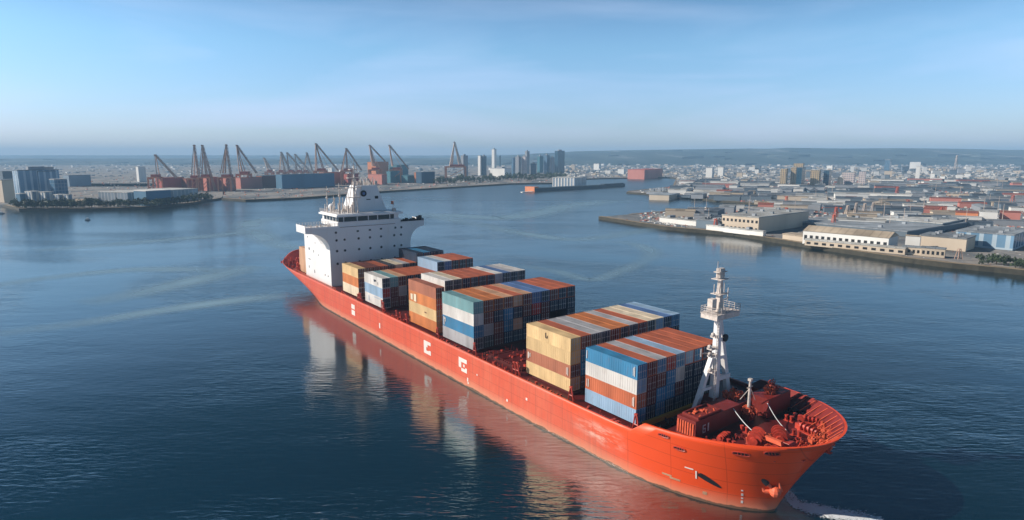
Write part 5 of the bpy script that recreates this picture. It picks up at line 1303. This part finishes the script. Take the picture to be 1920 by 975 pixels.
scatter('port_clutter', 'containers, cars and stores scattered over the port apron', 1500, (-30, 1180), (334, 386), (.7, 3.2), (.3, 1.7), [BM['white'], BM['grey'], BM['slate'], BM['rustr'], BM['orange'], BM['slate'], BM['pink']], 14, lambda u, v, p: (inpoly(p.x, p.y, polyP) and segdist(p, pc) > 10) or (inpoly(p.x, p.y, pl + [P(425, 360), P(430, 346), P(120, 346), P(-700, 352), P(-700, 386)]) and segdist(p, pl) > 8))
# ---- thin light masts over the yards
pm = MB(); pm.bar((0, 0, 0), (0, 0, 1), .018, 5, .01); polem = pm.mesh('pole', CM['pale'])
hm_ = MB(); hm_.box(-.045, .045, -.02, .02, .97, 1.01); headm = hm_.mesh('lamp_head', BM['grey'])
n_ = 0
while n_ < 36:
    u = rs.uniform(1300, 1925); v = rs.uniform(350, 432); p = P(u, v, G0)
    if segdist(p, prr) < 8 or not inpoly(p.x, p.y, polyR): continue
    h_ = rs.uniform(9, 15); r = empty('light_mast', p, rs.uniform(0, 3)); r.scale = (h_, h_, h_)
    tag(r, 'thin pale light mast standing among the harbour yards', 'light mast', 'light masts over the yards'); link_mesh('pole', polem, r); link_mesh('lamp_head', headm, r); n_ += 1
# ---- trees
leafm = [mat('leaves', (.035, .06, .03), var=.4, scale=.6, streak=False, rnd=.3), mat('leaves_pale', (.06, .085, .04), var=.4, scale=.6, streak=False, rnd=.3)]
bark = mat('bark', (.07, .055, .04))
def crown_mesh(seed):
    rq = random.Random(seed); mb = MB()
    cl = [Vector((rq.gauss(0, .28), rq.gauss(0, .28), rq.uniform(.35, 1.0))) for _ in range(7)]
    for c in cl:
        for _ in range(26):
            d = Vector((rq.gauss(0, 1), rq.gauss(0, 1), rq.gauss(0, 1))).normalized() * rq.uniform(.1, .26); p = c + d; n = Vector((rq.gauss(0, 1), rq.gauss(0, 1), rq.gauss(0, 1))).normalized(); u = n.orthogonal().normalized() * .085; v = n.cross(u).normalized() * .085
            mb.face((p - u, p - v, p + u, p + v), rq.randrange(2))
    return mb.mesh('crown', leafm)
crowns = [crown_mesh(i) for i in range(4)]
tmb = MB(); tmb.bar((0, 0, 0), (0, 0, .6), .045, 6, .02); tmb.bar((0, 0, .35), (.15, .05, .6), .02, 5, .01); tmb.bar((0, 0, .38), (-.12, -.08, .65), .02, 5, .01); trunkm = tmb.mesh('trunk', bark)
def tree(u, v, h, label, group):
    p = P(u, v, 2.0); r = empty('waterfront_tree', p, rs.uniform(0, 6)); r.scale = (h, h, h); tag(r, label, 'tree', group)
    link_mesh('crown', rs.choice(crowns), r); link_mesh('trunk', trunkm, r)
for i in range(34):
    u = 30 + i * 3.9 + rs.uniform(-1, 1); tree(u, 390.5 + rs.uniform(-1.2, .4), rs.uniform(5, 8.5), 'dark tree in the waterfront row before the glass blocks', 'trees before the glass blocks')
for i in range(40):
    u = 168 + i * 5.8 + rs.uniform(-2, 2); vv = 389.5 if u < 300 else 389.5 - (u - 300) * .13; tree(u, vv - rs.uniform(.5, 3), rs.uniform(5, 9), 'dark tree along the promontory shore before the long hall', 'trees along the promontory shore')
for i in range(46):
    u = 820 + i * 5.3 + rs.uniform(-2, 2); vv = 348 - (u - 820) * .045; tree(u, vv - rs.uniform(1, 6), rs.uniform(8, 15), 'dark tree on the shore below the central skyline', 'trees below the central skyline')
for i in range(30):
    u = rs.uniform(1836, 1960); tree(u, 488 + (u - 1836) * .1 + rs.uniform(-3, 8), rs.uniform(2, 4), 'low scrub tree on the quay strip near the dark blue hall', 'scrub trees on the quay strip')
# ---- foam where the stem meets the water
def foam(name, label, pts, seed, m):
    mb = MB(); rq = random.Random(seed)
    for (u, v, w_) in pts:
        pass
    prev = None; seg = []
    for (ua, va, wa), (ub, vb, wb) in zip(pts, pts[1:]):
        for k in range(14):
            f = k / 14; seg.append((ua + (ub - ua) * f, va + (vb - va) * f, wa + (wb - wa) * f))
    for (u, v, w_) in seg:
        p = P(u, v, 0)
        for _ in range(int(20 + w_ * 60)):
            q = p + Vector((rq.uniform(-.9, .9), rq.gauss(0, .5) * w_, 0)); r_ = rq.uniform(.03, .13)
            n = 6; mb.face([(q.x + cos(a * 2 * pi / n) * r_ * rq.uniform(.8, 2.2), q.y + sin(a * 2 * pi / n) * r_ * rq.uniform(.5, 1.0), .05 + rq.uniform(0, .05)) for a in range(n)])
    o = mb.build(name, m); tag(o, label, None, None, 'stuff'); return o
fmat = mat('sea_foam', (.72, .76, .80), rough=.8, var=.1)
foam('bow_foam', 'white foam trailing from the stem of the red ship', [(1452, 905, .2), (1476, 925, .3), (1494, 948, .8), (1520, 954, 1.5), (1560, 962, 1.6), (1600, 969, 1.4), (1650, 976, 1.1)], 2, fmat)
